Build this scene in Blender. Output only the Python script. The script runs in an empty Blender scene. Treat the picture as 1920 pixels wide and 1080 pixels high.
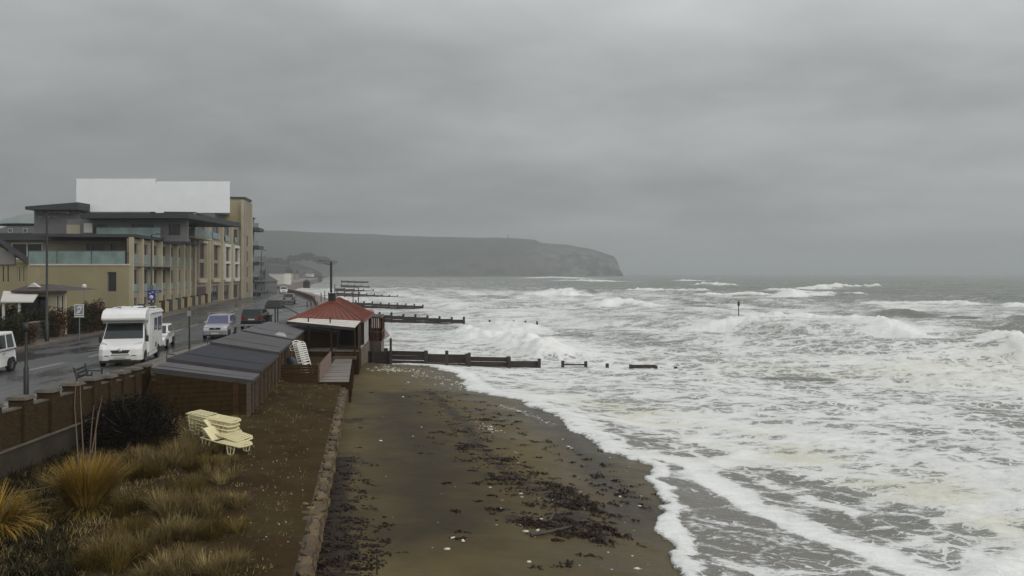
import bpy, bmesh, math, random
import numpy as np
from mathutils import Vector, Matrix
SC = bpy.context.scene
COL = SC.collection
R = math.radians
random.seed(7)
# ------------------------------------------------------------------ camera
F, H, HZ = 1400.0, 4.7, 513.0        # focal length in photo pixels, eye height above the road, horizon row
cam = bpy.data.cameras.new('camera'); camo = bpy.data.objects.new('camera', cam); COL.objects.link(camo)
camo.location = (0, 0, H); camo.rotation_euler = (R(90), 0, 0)
cam.sensor_fit = 'HORIZONTAL'; cam.sensor_width = 36.0; cam.lens = F / 1920 * 36.0
cam.shift_y = -(540 - HZ) / 1920 ; cam.clip_start = 0.1; cam.clip_end = 40000
SC.camera = camo
# ------------------------------------------------------------------ sky: an overcast February morning
SUN_EL, SUN_AZ = R(30), R(125)       # azimuth clockwise from +Y: behind the camera, over the sea
w = bpy.data.worlds.new('World'); SC.world = w; w.use_nodes = True
NT = w.node_tree; NT.nodes.clear()
def nd(t, typ, **kw):
    n = t.nodes.new(typ)
    for k, v in kw.items(): setattr(n, k, v)
    return n
def lk(t, a, b): t.links.new(a, b)
def mth(t, op, a, b=None, c=None, clamp=False):
    n = t.nodes.new('ShaderNodeMath'); n.operation = op; n.use_clamp = clamp
    for i, v in enumerate((a, b, c)):
        if v is None: continue
        if isinstance(v, (int, float)): n.inputs[i].default_value = v
        else: t.links.new(v, n.inputs[i])
    return n.outputs[0]
def mixc(t, f, a, b, blend='MIX'):
    n = t.nodes.new('ShaderNodeMix'); n.data_type = 'RGBA'; n.blend_type = blend
    for i, v in ((0, f), (6, a), (7, b)):
        if isinstance(v, (int, float)): n.inputs[i].default_value = v
        elif isinstance(v, tuple): n.inputs[i].default_value = (*v[:3], 1)
        else: t.links.new(v, n.inputs[i])
    return n.outputs[2]
def build_world():
    t = NT
    out = nd(t, 'ShaderNodeOutputWorld'); 
    tc = nd(t, 'ShaderNodeTexCoord')
    sep = nd(t, 'ShaderNodeSeparateXYZ'); lk(t, tc.outputs['Generated'], sep.inputs[0])
    x, y, z = sep.outputs
    zc = mth(t, 'MAXIMUM', z, 0.0)
    # clear sky, almost wholly hidden by the cloud sheet
    sky = nd(t, 'ShaderNodeTexSky', sky_type='NISHITA'); sky.sun_disc = False
    sky.sun_elevation = SUN_EL; sky.sun_rotation = SUN_AZ
    # cloud sheet: projected on a flat layer overhead
    dz = mth(t, 'ADD', zc, 0.20)
    px = mth(t, 'DIVIDE', x, dz); py = mth(t, 'DIVIDE', y, dz)
    cmb = nd(t, 'ShaderNodeCombineXYZ'); lk(t, px, cmb.inputs[0]); lk(t, py, cmb.inputs[1])
    def noise(scale, detail, rough, off, dist=0.0):
        mp = nd(t, 'ShaderNodeMapping'); mp.inputs['Location'].default_value = off
        mp.inputs['Scale'].default_value = (scale * .8, scale, scale); mp.inputs['Rotation'].default_value = (0, 0, 0.35)
        lk(t, cmb.outputs[0], mp.inputs[0])
        n = nd(t, 'ShaderNodeTexNoise'); n.inputs['Scale'].default_value = 1; n.inputs['Detail'].default_value = detail
        n.inputs['Roughness'].default_value = rough; n.inputs['Distortion'].default_value = dist
        lk(t, mp.outputs[0], n.inputs['Vector']); return n.outputs[0]
    n1 = noise(.95, 4, .5, (3.1, 7.7, 0)); n2 = noise(2.9, 6, .58, (1.2, 4.4, 2), .4)
    cl = mth(t, 'ADD', mth(t, 'MULTIPLY', mth(t, 'SUBTRACT', n1, .5), 1.35), mth(t, 'MULTIPLY', mth(t, 'SUBTRACT', n2, .5), .36))
    # thickness gradient: thinner cloud towards the sun's side and overhead
    sd = (math.sin(SUN_AZ), math.cos(SUN_AZ))
    az = mth(t, 'ADD', mth(t, 'MULTIPLY', x, sd[0]), mth(t, 'MULTIPLY', y, sd[1]))
    # CIE overcast: 1 + 2 sin(elevation)
    base = mth(t, 'ADD', .30, mth(t, 'MULTIPLY', zc, .52))
    azk = mth(t, 'MULTIPLY', mth(t, 'SUBTRACT', 1.0, mth(t, 'MULTIPLY', zc, 1.6)), .46)      # the side light fades overhead
    base = mth(t, 'MULTIPLY', base, mth(t, 'ADD', 1.04, mth(t, 'MULTIPLY', az, mth(t, 'MAXIMUM', azk, 0.0))))
    base = mth(t, 'MULTIPLY', base, mth(t, 'ADD', 1.0, cl))
    col = mixc(t, 1.0, base, (0.975, 1.0, 1.012), 'MULTIPLY')
    mx = mixc(t, 0.985, sky.outputs[0], (0, 0, 0))       # 1.5 % of the clear sky comes through
    bg1 = nd(t, 'ShaderNodeBackground'); lk(t, mx, bg1.inputs[0]); bg1.inputs[1].default_value = .10
    bg2 = nd(t, 'ShaderNodeBackground'); lk(t, col, bg2.inputs[0]); bg2.inputs[1].default_value = 1.0
    ad = nd(t, 'ShaderNodeAddShader'); lk(t, bg1.outputs[0], ad.inputs[0]); lk(t, bg2.outputs[0], ad.inputs[1])
    lk(t, ad.outputs[0], out.inputs[0])
build_world()
sl = bpy.data.lights.new('sun', 'SUN'); sl.energy = 1.3; sl.angle = R(50); sl.color = (1, .97, .93)
so = bpy.data.objects.new('sun', sl); COL.objects.link(so)
so.rotation_euler = (R(90) - SUN_EL, 0, -SUN_AZ + math.pi)
_d = Vector((math.sin(SUN_AZ) * math.cos(SUN_EL), math.cos(SUN_AZ) * math.cos(SUN_EL), math.sin(SUN_EL)))
so.rotation_euler = (-_d).to_track_quat('-Z', 'Y').to_euler()
vs = SC.view_settings; vs.view_transform = 'Standard'; vs.look = 'None'; vs.exposure = 0.12; vs.gamma = 1; vs.use_curve_mapping = False
SC.display_settings.display_device = 'sRGB'
SC.render.engine = 'CYCLES'
cy = SC.cycles; cy.use_denoising = True; cy.max_bounces = 6; cy.diffuse_bounces = 2; cy.glossy_bounces = 2; cy.transmission_bounces = 4
cy.transparent_max_bounces = 8; cy.volume_bounces = 1; cy.caustics_reflective = False; cy.caustics_refractive = False
try: cy.denoiser = 'OPENIMAGEDENOISE'
except Exception: pass

# ------------------------------------------------------------------ helpers
def P(px, py, z):                     # photo pixel on the plane at height z -> world point
    d = F * (H - z) / (py - HZ); return Vector(((px - 960) / F * d, d, z))
def PD(px, py, d): return Vector(((px - 960) / F * d, d, H - (py - HZ) / F * d))
def X(px, d): return (px - 960) / F * d
def Z(py, d): return H - (py - HZ) / F * d

def tag(o, label=None, cat=None, group=None, kind=None):
    if label: o['label'] = label
    if cat: o['category'] = cat
    if group: o['group'] = group
    if kind: o['kind'] = kind
    return o
def thing(name, label, cat, loc=(0, 0, 0), rz=0.0, group=None):
    o = bpy.data.objects.new(name, None); COL.objects.link(o); o.empty_display_size = .2
    o.location = loc; o.rotation_euler = (0, 0, rz); return tag(o, label, cat, group)
def link(o, parent=None):
    COL.objects.link(o)
    if parent is not None: o.parent = parent
    return o
def copy_tree(o, parent=None):
    c = o.copy(); COL.objects.link(c)
    if parent is not None: c.parent = parent
    for ch in list(o.children): copy_tree(ch, c)
    return c

class MB:
    """collects shapes into one mesh"""
    def __init__(s): s.v = []; s.f = []; s.m = []; s.sm = []
    def add(s, vs, fs, mi=0, smooth=False):
        b = len(s.v); s.v += [tuple(v) for v in vs]
        for f in fs: s.f.append(tuple(i + b for i in f)); s.m.append(mi); s.sm.append(smooth)
        return s
    def box(s, x0, x1, y0, y1, z0, z1, mi=0):
        return s.add([(x0, y0, z0), (x1, y0, z0), (x1, y1, z0), (x0, y1, z0), (x0, y0, z1), (x1, y0, z1), (x1, y1, z1), (x0, y1, z1)],
                     [(0, 3, 2, 1), (4, 5, 6, 7), (0, 1, 5, 4), (1, 2, 6, 5), (2, 3, 7, 6), (3, 0, 4, 7)], mi)
    def hexa(s, lo, hi, mi=0):            # four bottom corners (ccw from above) and four top corners
        return s.add(list(lo) + list(hi), [(0, 3, 2, 1), (4, 5, 6, 7), (0, 1, 5, 4), (1, 2, 6, 5), (2, 3, 7, 6), (3, 0, 4, 7)], mi)
    def beam(s, a, b, w, h=None, mi=0, up=(0, 0, 1)):   # rectangular bar from a to b
        a, b = Vector(a), Vector(b); h = h or w; d = (b - a).normalized(); u = Vector(up)
        if abs(d.dot(u)) > .97: u = Vector((0, 1, 0))
        r = d.cross(u).normalized(); u = r.cross(d).normalized(); r *= w / 2; u *= h / 2
        return s.hexa([a - r - u, a + r - u, b + r - u, b - r - u], [a - r + u, a + r + u, b + r + u, b - r + u], mi)
    def tube(s, pts, r, n=8, mi=0, cap=True, smooth=True):
        pts = [Vector(p) for p in pts]; rs = r if isinstance(r, (list, tuple)) else [r] * len(pts); vs = []
        for i, p in enumerate(pts):
            d = (pts[min(i + 1, len(pts) - 1)] - pts[max(i - 1, 0)]).normalized()
            u = Vector((0, 0, 1)) if abs(d.z) < .9 else Vector((1, 0, 0))
            a = d.cross(u).normalized(); b = d.cross(a)
            for k in range(n):
                t = 2 * math.pi * k / n; vs.append(p + (a * math.cos(t) + b * math.sin(t)) * rs[i])
        fs = [(i * n + k, i * n + (k + 1) % n, (i + 1) * n + (k + 1) % n, (i + 1) * n + k) for i in range(len(pts) - 1) for k in range(n)]
        s.add(vs, fs, mi, smooth)
        if cap: s.add(vs[:n], [tuple(range(n))], mi); s.add(vs[-n:], [tuple(reversed(range(n)))], mi)
        return s
    def prism(s, poly, a, b, axis='y', mi=0):  # polygon of 2D points extruded between a and b along axis
        def pt(p, q):
            return {'y': (p[0], q, p[1]), 'x': (q, p[0], p[1]), 'z': (p[0], p[1], q)}[axis]
        n = len(poly); vs = [pt(p, a) for p in poly] + [pt(p, b) for p in poly]
        return s.add(vs, [tuple(range(n)), tuple(reversed(range(n, 2 * n)))] + [(k, n + k, n + (k + 1) % n, (k + 1) % n) for k in range(n)], mi)
    def lathe(s, prof, n=16, c=(0, 0, 0), axis='z', mi=0, smooth=True):
        vs = []
        for r, h in prof:
            for k in range(n):
                t = 2 * math.pi * k / n; q = (r * math.cos(t), r * math.sin(t), h)
                if axis == 'x': q = (q[2], q[0], q[1])
                if axis == 'y': q = (q[0], q[2], q[1])
                vs.append((c[0] + q[0], c[1] + q[1], c[2] + q[2]))
        fs = [(i * n + k, i * n + (k + 1) % n, (i + 1) * n + (k + 1) % n, (i + 1) * n + k) for i in range(len(prof) - 1) for k in range(n)]
        return s.add(vs, fs, mi, smooth)
    def xf(s, M): s.v = [tuple(M @ Vector(v)) for v in s.v]; return s
    def wall(s, x0, x1, z0, z1, y0, y1, holes=(), mi=0):      # wall standing along x with rectangular openings (x0, x1, z0, z1)
        xs = sorted({x0, x1, *[min(max(h[k], x0), x1) for h in holes for k in (0, 1)]}); zs = sorted({z0, z1, *[min(max(h[k], z0), z1) for h in holes for k in (2, 3)]})
        for a, b in zip(xs, xs[1:]):
            run = None
            for c, d in list(zip(zs, zs[1:])) + [(None, None)]:
                hole = c is None or any(h[0] < (a + b) / 2 < h[1] and h[2] < (c + d) / 2 < h[3] for h in holes)
                if hole:
                    if run: s.box(a, b, y0, y1, *run, mi); run = None
                else: run = (run[0] if run else c, d)
        return s
    def mesh(s, name):
        me = bpy.data.meshes.new(name); me.from_pydata(s.v, [], s.f)
        me.polygons.foreach_set('material_index', s.m); me.polygons.foreach_set('use_smooth', s.sm)
        bm = bmesh.new(); bm.from_mesh(me); bmesh.ops.recalc_face_normals(bm, faces=bm.faces); bm.to_mesh(me); bm.free()
        me.update(); return me
    def build(s, name, mats, parent=None, bevel=0, loc=None, rz=None, seg=2):
        me = s.mesh(name)
        for m in (mats if isinstance(mats, (list, tuple)) else [mats]): me.materials.append(m)
        o = bpy.data.objects.new(name, me); link(o, parent)
        if loc is not None: o.location = loc
        if rz is not None: o.rotation_euler = (0, 0, rz)
        if bevel:
            b = o.modifiers.new('bevel', 'BEVEL'); b.width = bevel; b.segments = seg; b.limit_method = 'ANGLE'; b.angle_limit = R(30)
        return o

# ------------------------------------------------------------------ materials
def new_mat(name):
    m = bpy.data.materials.new(name); m.use_nodes = True
    return m, m.node_tree, m.node_tree.nodes['Principled BSDF']
def ramp(t, fac, stops):
    n = nd(t, 'ShaderNodeValToRGB'); e = n.color_ramp.elements
    while len(e) < len(stops): e.new(.5)
    for k, (p, c) in enumerate(stops): e[k].position = p; e[k].color = (*c, 1)
    lk(t, fac, n.inputs[0]); return n.outputs[0]
def texnoise(t, scale, detail=4, rough=.55, vec=None, stretch=(1, 1, 1), dist=0):
    tc = nd(t, 'ShaderNodeTexCoord'); mp = nd(t, 'ShaderNodeMapping'); mp.inputs['Scale'].default_value = stretch
    lk(t, vec or tc.outputs['Object'], mp.inputs[0])
    n = nd(t, 'ShaderNodeTexNoise'); n.inputs['Scale'].default_value = scale; n.inputs['Detail'].default_value = detail
    n.inputs['Roughness'].default_value = rough; n.inputs['Distortion'].default_value = dist
    lk(t, mp.outputs[0], n.inputs['Vector']); return n.outputs[0]
def mat(name, col, rough=.6, var=.25, scale=3.0, stretch=(1, 1, 1), bump=0, bscale=None, metal=0, dirt=0, spec=.5, col2=None):
    """plain surface with uneven colour (wear, stains) and fine relief"""
    m, t, b = new_mat(name)
    n = texnoise(t, scale, 5, .6, stretch=stretch)
    lo = tuple(max(0, c * (1 - var)) for c in col); hi = tuple(c * (1 + var) for c in (col2 or col))
    c = ramp(t, n, [(.3, lo), (.7, hi)])
    if dirt:
        n2 = texnoise(t, scale * .35, 6, .7)
        c = mixc(t, mth(t, 'MULTIPLY', ramp(t, n2, [(.48, (0, 0, 0)), (.72, (1, 1, 1))]), dirt), c, tuple(q * .35 for q in col))
    lk(t, c, b.inputs['Base Color']); b.inputs['Metallic'].default_value = metal
    b.inputs['Specular IOR Level'].default_value = spec
    rr = mth(t, 'ADD', rough - .08, mth(t, 'MULTIPLY', n, .16), clamp=True); lk(t, rr, b.inputs['Roughness'])
    if bump:
        bn = nd(t, 'ShaderNodeBump'); bn.inputs['Strength'].default_value = min(1, bump); bn.inputs['Distance'].default_value = .02 * max(1, bump)
        lk(t, texnoise(t, bscale or scale * 6, 4, .6, stretch=stretch), bn.inputs['Height']); lk(t, bn.outputs[0], b.inputs['Normal'])
    return m

# ------------------------------------------------------------------ numpy noise
def _hash(ix, iy, seed):
    h = (ix.astype(np.int64) * 374761393 + iy.astype(np.int64) * 668265263 + seed * 974711) & 0xFFFFFFFF
    h = ((h ^ (h >> 13)) * 1274126177) & 0xFFFFFFFF
    return ((h ^ (h >> 16)) & 0xFFFFFF) / float(0xFFFFFF)
def vnoise(x, y, seed=0):
    ix = np.floor(x); iy = np.floor(y); fx = x - ix; fy = y - iy
    fx = fx * fx * fx * (fx * (fx * 6 - 15) + 10); fy = fy * fy * fy * (fy * (fy * 6 - 15) + 10)
    a = _hash(ix, iy, seed); b = _hash(ix + 1, iy, seed); c = _hash(ix, iy + 1, seed); d = _hash(ix + 1, iy + 1, seed)
    return a + (b - a) * fx + (c - a) * fy + (a - b - c + d) * fx * fy
def fbm(x, y, oct=4, seed=0, gain=.5):
    s = 0; a = 1; tot = 0
    for k in range(oct):
        s = s + a * vnoise(x * 2 ** k + 17.3 * k, y * 2 ** k - 9.1 * k, seed + k); tot += a; a *= gain
    return s / tot
def sstep(a, b, x):
    t = np.clip((x - a) / (b - a), 0, 1); return t * t * (3 - 2 * t)
def pline(x, y, pts):
    """distance to a polyline, signed side (+ right of the walking direction), arc parameter 0..1"""
    best = np.full(x.shape, 1e9); side = np.zeros(x.shape); par = np.zeros(x.shape)
    L = [0]
    for a, b in zip(pts, pts[1:]): L.append(L[-1] + math.hypot(b[0] - a[0], b[1] - a[1]))
    for k, (a, b) in enumerate(zip(pts, pts[1:])):
        dx, dy = b[0] - a[0], b[1] - a[1]; l2 = dx * dx + dy * dy
        t = np.clip(((x - a[0]) * dx + (y - a[1]) * dy) / l2, 0, 1)
        ex = x - a[0] - t * dx; ey = y - a[1] - t * dy; d = np.hypot(ex, ey)
        m = d < best
        best = np.where(m, d, best); side = np.where(m, np.sign(ex * dy - ey * dx), side); par = np.where(m, (L[k] + t * math.sqrt(l2)) / L[-1], par)
    return best, side, par
def grid_mesh(name, VX, VY, VZ, attrs=(), mat_=None, keep=None, smooth=True):
    nr, nc = VX.shape; n = nr * nc
    me = bpy.data.meshes.new(name)
    co = np.stack([VX, VY, VZ], -1).reshape(-1, 3).astype(np.float32)
    idx = np.arange(n).reshape(nr, nc)
    q = np.stack([idx[:-1, :-1], idx[:-1, 1:], idx[1:, 1:], idx[1:, :-1]], -1).reshape(-1, 4)
    if keep is not None:
        k = (keep[:-1, :-1] | keep[:-1, 1:] | keep[1:, 1:] | keep[1:, :-1]).reshape(-1); q = q[k]
        used = np.zeros(n, bool); used[q.ravel()] = True; rem = np.cumsum(used) - 1; co = co[used]; q = rem[q]
    else: used = np.ones(n, bool)
    me.vertices.add(len(co)); me.vertices.foreach_set('co', co.ravel())
    me.loops.add(q.size); me.loops.foreach_set('vertex_index', q.ravel().astype(np.int32))
    me.polygons.add(len(q)); me.polygons.foreach_set('loop_start', np.arange(0, q.size, 4, dtype=np.int32))
    me.polygons.foreach_set('use_smooth', np.full(len(q), smooth))
    me.update(calc_edges=True)
    for nm, arr in attrs:
        a = me.attributes.new(nm, 'FLOAT', 'POINT'); a.data.foreach_set('value', arr.ravel()[used].astype(np.float32))
    if mat_: me.materials.append(mat_)
    o = bpy.data.objects.new(name, me); link(o); return o
def attr(t, name):
    n = nd(t, 'ShaderNodeAttribute'); n.attribute_name = name; return n.outputs['Fac']
# ------------------------------------------------------------------ shore lines (world metres)
def W(px, py, z=-3.0): p = P(px, py, z); return (p.x, p.y)
SWASH = [(7.6, 6), (5.6, 13)] + [W(*q) for q in ((1285, 1080), (1258, 1040), (1236, 990), (1241, 940), (1224, 905), (1208, 873), (1130, 842), (1062, 802),
         (1045, 786), (962, 748), (878, 732), (852, 702), (800, 684), (752, 680))] + [(-12.0, 66)]
COAST = [(-.3, -6), (-1.3, .4), (-8.9, 40), (-13.2, 62), (-14.6, 78), (-21, 98), (-30, 127), (-48, 178), (-88, 276), (-170, 650), (-330, 1300), (-480, 1950)]
KERB = [(-15.6, 4), (-17.9, 27), (-18.9, 38), (-19.5, 43), (-20.1, 50.6), (-21.4, 60.4), (-23, 80), (-26, 98), (-38, 140), (-62, 200), (-97, 300), (-150, 470), (-279, 940)]
FARK = [(-27, 4), (-28.4, 27), (-29.2, 42), (-32.3, 58.7), (-36, 76), (-42, 100), (-55.5, 160), (-80, 243), (-161, 470), (-291, 940)]
BACK = [(-14.6, 4), (-14.5, 22), (-15.2, 30.5), (-16.0, 40), (-18.2, 55), (-19.4, 62), (-20.0, 66), (-20.0, 76), (-20.6,80)]   # where the pavement drops to the beach level
def lerpline(pts, y):
    for a, b in zip(pts, pts[1:]):
        if y <= b[1]: return a[0] + (b[0] - a[0]) * (y - a[1]) / (b[1] - a[1])
    return pts[-1][0]

def sheet(name, left, right, z, m, label=None):     # strip between two polylines of equal length
    mb = MB(); n = len(left)
    mb.add([(*p, z) for p in left] + [(*p, z) for p in right], [(k, n + k, n + k + 1, k + 1) for k in range(n - 1)])
    o = mb.build(name, m); o['kind'] = 'structure'; return o
# wet asphalt
def mat_asphalt():
    m, t, b = new_mat('wet_asphalt')
    n = texnoise(t, .5, 6, .65, stretch=(1, .25, 1)); f = texnoise(t, 60, 3, .6)
    c = ramp(t, n, [(.3, (.030, .030, .031)), (.7, (.058, .057, .056))])
    c = mixc(t, mth(t, 'MULTIPLY', f, .35), c, (.075, .073, .07)); lk(t, c, b.inputs['Base Color'])
    r = ramp(t, texnoise(t, .35, 5, .6, stretch=(1, .3, 1)), [(.42, (.16,) * 3), (.6, (.55,) * 3)]); lk(t, r, b.inputs['Roughness'])
    bn = nd(t, 'ShaderNodeBump'); bn.inputs['Strength'].default_value = .12; bn.inputs['Distance'].default_value = .006
    lk(t, f, bn.inputs['Height']); lk(t, bn.outputs[0], b.inputs['Normal']); return m
M_ROAD = mat_asphalt()
M_PAVE = mat('pavement_slabs', (.13, .105, .085), .45, .3, 1.2, bump=.2, bscale=30, dirt=.4)
M_KERB = mat('kerb_concrete', (.2, .18, .155), .55, .25, 2, bump=.2, bscale=30)
M_WHITE_LINE = mat('road_paint', (.34, .34, .32), .5, .3, 4, dirt=.8)
M_LAND = mat('town_ground', (.07, .075, .045), .9, .35, .05, bump=.3, bscale=3)

ys = [4, 27, 38, 43, 50.6, 60.4, 80, 98, 120, 140, 200, 243, 300, 470, 700, 940]
kl = [(lerpline(KERB, y), y) for y in ys]; fl = [(lerpline(FARK, y), y) for y in ys]
sheet('road', fl, kl, 0.0, M_ROAD)
cy_ = [4, 27, 42.5, 60, 90, 127, 178, 276, 650, 1300, 1950, 3200]
def cx(y): return lerpline(COAST, y) if y <= 1950 else -480 - (y - 1950) * .3
sheet('ground', [(-1500 - y * .6, y) for y in cy_], [((lerpline(BACK, y) if y < 80 else cx(y)), y) for y in cy_], -0.06, M_LAND)
mb = MB(); NA, ND = 140, 2
# the sea bed and everything under the beach: one sheet out past the horizon
o = MB().add([(-9000, -60, -9), (15000, -60, -9), (15000, 16000, -9), (-9000, 16000, -9)], [(0, 1, 2, 3)]).build('sea_bed', M_LAND); o['kind'] = 'structure'
# pavements as kerbed slabs
def slab(name, L, Rr, z, m, th=.5):
    mb = MB(); n = len(L)
    top = [(*p, z) for p in L] + [(*p, z) for p in Rr]; bot = [(*p, z - th) for p in L] + [(*p, z - th) for p in Rr]
    mb.add(top + bot, [(k, n + k, n + k + 1, k + 1) for k in range(n - 1)] + [(k, k + 1, 2 * n + k + 1, 2 * n + k) for k in range(n - 1)] +
           [(n + k + 1, n + k, 3 * n + k, 3 * n + k + 1) for k in range(n - 1)] + [(0, 2 * n, 3 * n, n), (n - 1, 2 * n - 1, 4 * n - 1, 3 * n - 1)])
    o = mb.build(name, m); o['kind'] = 'structure'; return o
yp = [4, 14, 22, 27, 30.5, 38, 43, 50.6, 60.4, 66, 76]
slab('pavement', [(lerpline(KERB, y) + .16, y) for y in yp], [(lerpline(BACK, y) - .01, y) for y in yp], .12, M_PAVE, 2.6)
slab('kerb', [(lerpline(KERB, y), y) for y in ys[:14]], [(lerpline(KERB, y) + .155, y) for y in ys[:14]], .125, M_KERB)
yq = [76, 98, 110, 127, 160, 178, 243, 276, 400, 650, 940]
slab('promenade', [(lerpline(KERB, y) + .16, y) for y in yq], [(cx(y), y) for y in yq], .12, mat('promenade_paving', (.17, .13, .115), .5, .25, .6, dirt=.3), 5)
yf = [4, 27, 42, 50, 58.7, 76, 100, 130, 160, 243, 400]
slab('pavement', [(lerpline(FARK, y) - 2.0, y) for y in yf], [(lerpline(FARK, y), y) for y in yf], .12, M_PAVE)
# painted centre line
ln = MB()
for k in range(24):
    y0 = 36 + k * 6.0
    def cl_(y): return lerpline(FARK, y) + 5.4
    a, b_ = cl_(y0), cl_(y0 + 3.4)
    ln.add([(a - .07, y0, .004), (a + .07, y0, .004), (b_ + .07, y0 + 3.4, .004), (b_ - .07, y0 + 3.4, .004)], [(0, 1, 2, 3)])
o = ln.build('road_markings', M_WHITE_LINE); o['kind'] = 'structure'

# ------------------------------------------------------------------ beach
def mat_sand():
    m, t, b = new_mat('wet_sand')
    n = texnoise(t, .22, 6, .62); n2 = texnoise(t, 1.1, 6, .65, stretch=(.35, 1, 1)); f = texnoise(t, 45, 3, .6)
    c = ramp(t, n, [(.30, (.050, .037, .014)), (.50, (.092, .070, .026)), (.72, (.132, .101, .038))])
    st = ramp(t, n2, [(.50, (0, 0, 0)), (.68, (1, 1, 1))])
    c = mixc(t, mth(t, 'MULTIPLY', st, .55), c, (.050, .040, .027))
    wt = attr(t, 'wet'); c = mixc(t, mth(t, 'MULTIPLY', wt, .45), c, (.048, .036, .014))
    we = attr(t, 'weed'); wn = texnoise(t, 3.2, 6, .75, stretch=(.45, 1, 1))
    wm = mth(t, 'MULTIPLY', mth(t, 'SUBTRACT', mth(t, 'ADD', we, wn), 1.0), 7, clamp=True)
    c = mixc(t, wm, c, (.020, .013, .012))
    c = mixc(t, mth(t, 'MULTIPLY', attr(t, 'damp'), .9), c, (.024, .018, .012))
    c = mixc(t, mth(t, 'MULTIPLY', f, .18), c, (.15, .115, .055)); lk(t, c, b.inputs['Base Color'])
    r = mth(t, 'SUBTRACT', .72, mth(t, 'MULTIPLY', wt, .42)); lk(t, r, b.inputs['Roughness']); b.inputs['Specular IOR Level'].default_value = .16
    bn = nd(t, 'ShaderNodeBump'); bn.inputs['Strength'].default_value = .7; bn.inputs['Distance'].default_value = .05
    hh = mth(t, 'ADD', mth(t, 'MULTIPLY', n2, .5), mth(t, 'ADD', mth(t, 'MULTIPLY', f, .12), mth(t, 'MULTIPLY', texnoise(t, 7, 4, .6, stretch=(.5, 1, 1)), .5)))
    lk(t, hh, bn.inputs['Height']); lk(t, bn.outputs[0], b.inputs['Normal']); return m
M_SAND = mat_sand()
def swash_s(x, y):
    d, s, p = pline(x, y, SWASH); return d * s          # + towards the sea (the line is walked away from the camera)
def beach_h(x, y):
    s = swash_s(x, y)
    h = np.where(s < 0, -3.0 + .82 * (1 - np.exp(s / 7.0)), -3.0 - s * .07)
    far = sstep(60, 72, y); h = h * (1 - far) + far * np.minimum(h, -3.6)
    return h + (fbm(x * .35, y * .35, 3, 5) - .5) * .10 + (fbm(x * 1.6, y * 2.4, 3, 9) - .5) * .05
WEED = [W(*q, -2.7) for q in ((800, 735), (870, 800), (900, 850), (960, 900), (1060, 940), (1090, 965))]
WEED2 = [W(*q, -2.8) for q in ((960, 985), (1040, 1000), (1060, 975), (1130, 1005))]
WEED3 = [W(*q, -2.25) for q in ((640, 860), (625, 960), (640, 1010), (625, 1090))]
def make_beach():
    yy = np.concatenate([np.linspace(5, 30, 230), np.linspace(30, 95, 190)[1:]]); tt = np.linspace(0, 1, 260)
    xl = np.array([lerpline(COAST, y) - .3 for y in yy]); xr = 14 - yy * .02
    VX = xl[:, None] + (xr - xl)[:, None] * tt[None, :] ** 1.1; VY = np.repeat(yy[:, None], len(tt), 1)
    s = swash_s(VX, VY); VZ = beach_h(VX, VY)
    wet = sstep(-6.5, -.5, s + (fbm(VX * .5, VY * .5, 3, 3) - .5) * 4)
    wd = np.zeros_like(VX)
    for pl, wdt, amt in ((WEED, .9, .62), (WEED2, .6, .7), (WEED3, 1.0, .7)):
        d, _, _ = pline(VX, VY, pl); wd = np.maximum(wd, amt * np.exp(-(d / wdt) ** 2))
    dc, _, _ = pline(VX, VY, COAST); wd = np.maximum(wd, .42 * np.exp(-dc / 1.2))
    wd = np.maximum(wd, sstep(.62, .75, fbm(VX * .35, VY * .8, 4, 44)) * .45)
    damp = np.zeros_like(VX)
    for pl, wdt in (([W(*q, -2.5) for q in ((745, 740), (760, 800), (790, 860), (780, 930), (800, 1000))], 2.0), ([W(*q, -2.3) for q in ((660, 783), (740, 787))], .5), ([W(*q, -2.8) for q in ((1000, 760), (1100, 850), (1200, 960))], .9)):
        d, _, _ = pline(VX + (fbm(VX * .6, VY * .6, 4, 61) - .5) * 2.2, VY + (fbm(VX * .6, VY * .6, 4, 62) - .5) * 3, pl); damp = np.maximum(damp, np.exp(-(d / wdt) ** 2))
    damp = damp * (.8 + .8 * (fbm(VX * 1.2, VY * 3, 4, 63) - .2)).clip(0, 1)
    VZ = VZ + wd * .12 * fbm(VX * 3, VY * 5, 3, 8)
    o = grid_mesh('beach', VX, VY, VZ, (('wet', wet), ('weed', wd), ('damp', damp)), M_SAND); o['kind'] = 'structure'
make_beach()
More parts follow.
